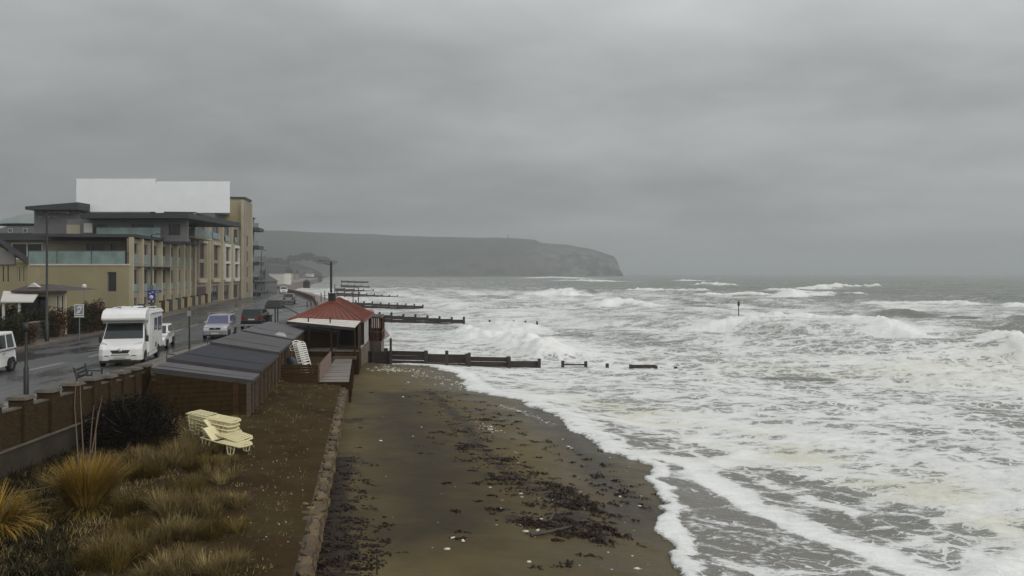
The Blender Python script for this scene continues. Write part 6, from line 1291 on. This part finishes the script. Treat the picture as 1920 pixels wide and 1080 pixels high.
for pl, n, sp in ((WEED, 320, .65), (WEED2, 120, .35), (WEED3, 520, .55), ([W(*q, -2.9) for q in ((880, 760), (1000, 830), (1120, 900), (1210, 960))], 90, .6)):
    for _ in range(n):
        i = rnd.randrange(len(pl) - 1); u = rnd.random(); heap(weed, pl[i][0] + (pl[i + 1][0] - pl[i][0]) * u + rnd.gauss(0, sp), pl[i][1] + (pl[i + 1][1] - pl[i][1]) * u + rnd.gauss(0, sp), rnd.uniform(.02, .09), 5, rnd, 2.6)
tag(weed.build('seaweed', M_WEED), 'dark seaweed strewn in lines over the sand', 'seaweed', kind='stuff')
def blob(mb, x, y, r, rnd, hz=.45):
    z = bh1(x, y); n = 7; a0 = rnd.random() * 6; e = rnd.uniform(1, 2.4); vs = [(x + math.cos(a0 + 2 * math.pi * k / n) * r * e * rnd.uniform(.7, 1.2), y + math.sin(a0 + 2 * math.pi * k / n) * r * rnd.uniform(.7, 1.2), z - .02) for k in range(n)]
    vs += [(x + (p[0] - x) * .6, y + (p[1] - y) * .6, z + r * hz) for p in vs]; vs.append((x, y, z + r * hz * 1.2)); mb.add(vs, [(k, (k + 1) % n, n + (k + 1) % n, n + k) for k in range(n)] + [(n + k, n + (k + 1) % n, 2 * n) for k in range(n)], smooth=True)
fl = MB()
for _ in range(300):
    px, py = rnd.uniform(650, 1240), 685 + 390 * rnd.random(); q = W(px, py, -2.8); s = swash_s(np.array([q[0]]), np.array([q[1]]))[0]
    if s < -.4 and q[0] > cw(q[1]) + .4 and rnd.random() < math.exp((s + .4) / 4) + .15: blob(fl, q[0], q[1], rnd.uniform(.010, .042) * rnd.choice((.7, .7, 1, 1.6)), rnd)
for pts, n, sp, r0 in (([(740, 690), (800, 705), (880, 725)], 200, .7, .045), ([(830, 775), (870, 795), (925, 815)], 330, .28, .038), ([(940, 760), (990, 775), (1040, 795)], 150, .18, .03), ([(720, 690), (745, 700), (700, 700)], 110, .5, .055), ([(1000, 930), (1060, 955), (1130, 965)], 60, .3, .045), ([(970, 1000), (1030, 1000)], 26, .2, .06)):
    pl = [W(*q, -2.8) for q in pts]
    for _ in range(n):
        i = rnd.randrange(len(pl) - 1); u = rnd.random(); blob(fl, pl[i][0] + (pl[i + 1][0] - pl[i][0]) * u + rnd.gauss(0, sp), pl[i][1] + (pl[i + 1][1] - pl[i][1]) * u + rnd.gauss(0, sp), r0 * rnd.uniform(.4, 1.4), rnd, .35)
for _ in range(110):
    px, py = rnd.uniform(605, 700), rnd.uniform(960, 1078); q = W(px, py, -2.25)
    if q[0] > cw(q[1]) + .15: blob(fl, q[0], q[1], rnd.uniform(.01, .03), rnd)
tag(fl.build('foam_flecks', M_FLECK), 'pale flecks of drying foam and shell scattered on the sand', 'foam', kind='stuff')
fl2 = MB()
def blob2(x, y, r): z = tz(x, y); fl2.lathe([(r, z - .02), (r * .9, z + r * .5), (.001, z + r * .8)], 6, (x, y, 0))
for _ in range(90):
    q = P(rnd.uniform(380, 600), rnd.uniform(840, 1075), -1.3)
    if q.x < cw(q.y) - .5: blob2(q.x, q.y, rnd.uniform(.006, .020))
tag(fl2.build('pebbles', M_FLECK), 'small pale pebbles thrown onto the terrace', 'pebbles', kind='stuff')
for pts, r, lab in (([(995, 1012), (1030, 1005), (1075, 990)], .06, 'dark driftwood branch lying across the seaweed heap'), ([(1030, 985), (1040, 970), (1050, 972)], .04, 'short forked driftwood stick above the seaweed heap'), ([(885, 748), (870, 800), (0, 0)], 0, '')):
    if not r: continue
    q = [Vector((*W(*p, -2.75), 0)) for p in pts]
    for v in q: v.z = bh1(v.x, v.y) + .06
    o = MB().tube([v - q[0] for v in q], [r, r * .85, r * .4], 7).build('driftwood', M_DRIFT, loc=q[0]); tag(o, lab, 'driftwood')
for px, py, lab in ((848, 1015, 'white scrap of litter lying alone on the bare sand'), (868, 1020, 'smaller white scrap right of the other on the bare sand'), (1008, 992, 'white wedge of litter caught in the seaweed heap')):
    q = W(px, py, -2.6); z = bh1(*q); o = MB().hexa([(-.07, -.03, 0), (.06, -.05, 0), (.09, .01, 0), (-.04, .05, 0)], [(-.05, -.02, .02), (.05, -.04, .035), (.06, .01, .015), (-.03, .03, .03)]).build('litter', M_WHITEP, loc=(q[0], q[1], z + .02), rz=rnd.uniform(0, 3)); tag(o, lab, 'litter')
q = W(707, 1062, -2.25); o = MB().tube([(0, 0, 0), (0, 0, .55)], .02, 6).build('stake', M_PILE, loc=(q[0], q[1], bh1(*q) - .05)); tag(o, 'thin dark stake standing in the seaweed at the foot of the wall', 'stake')
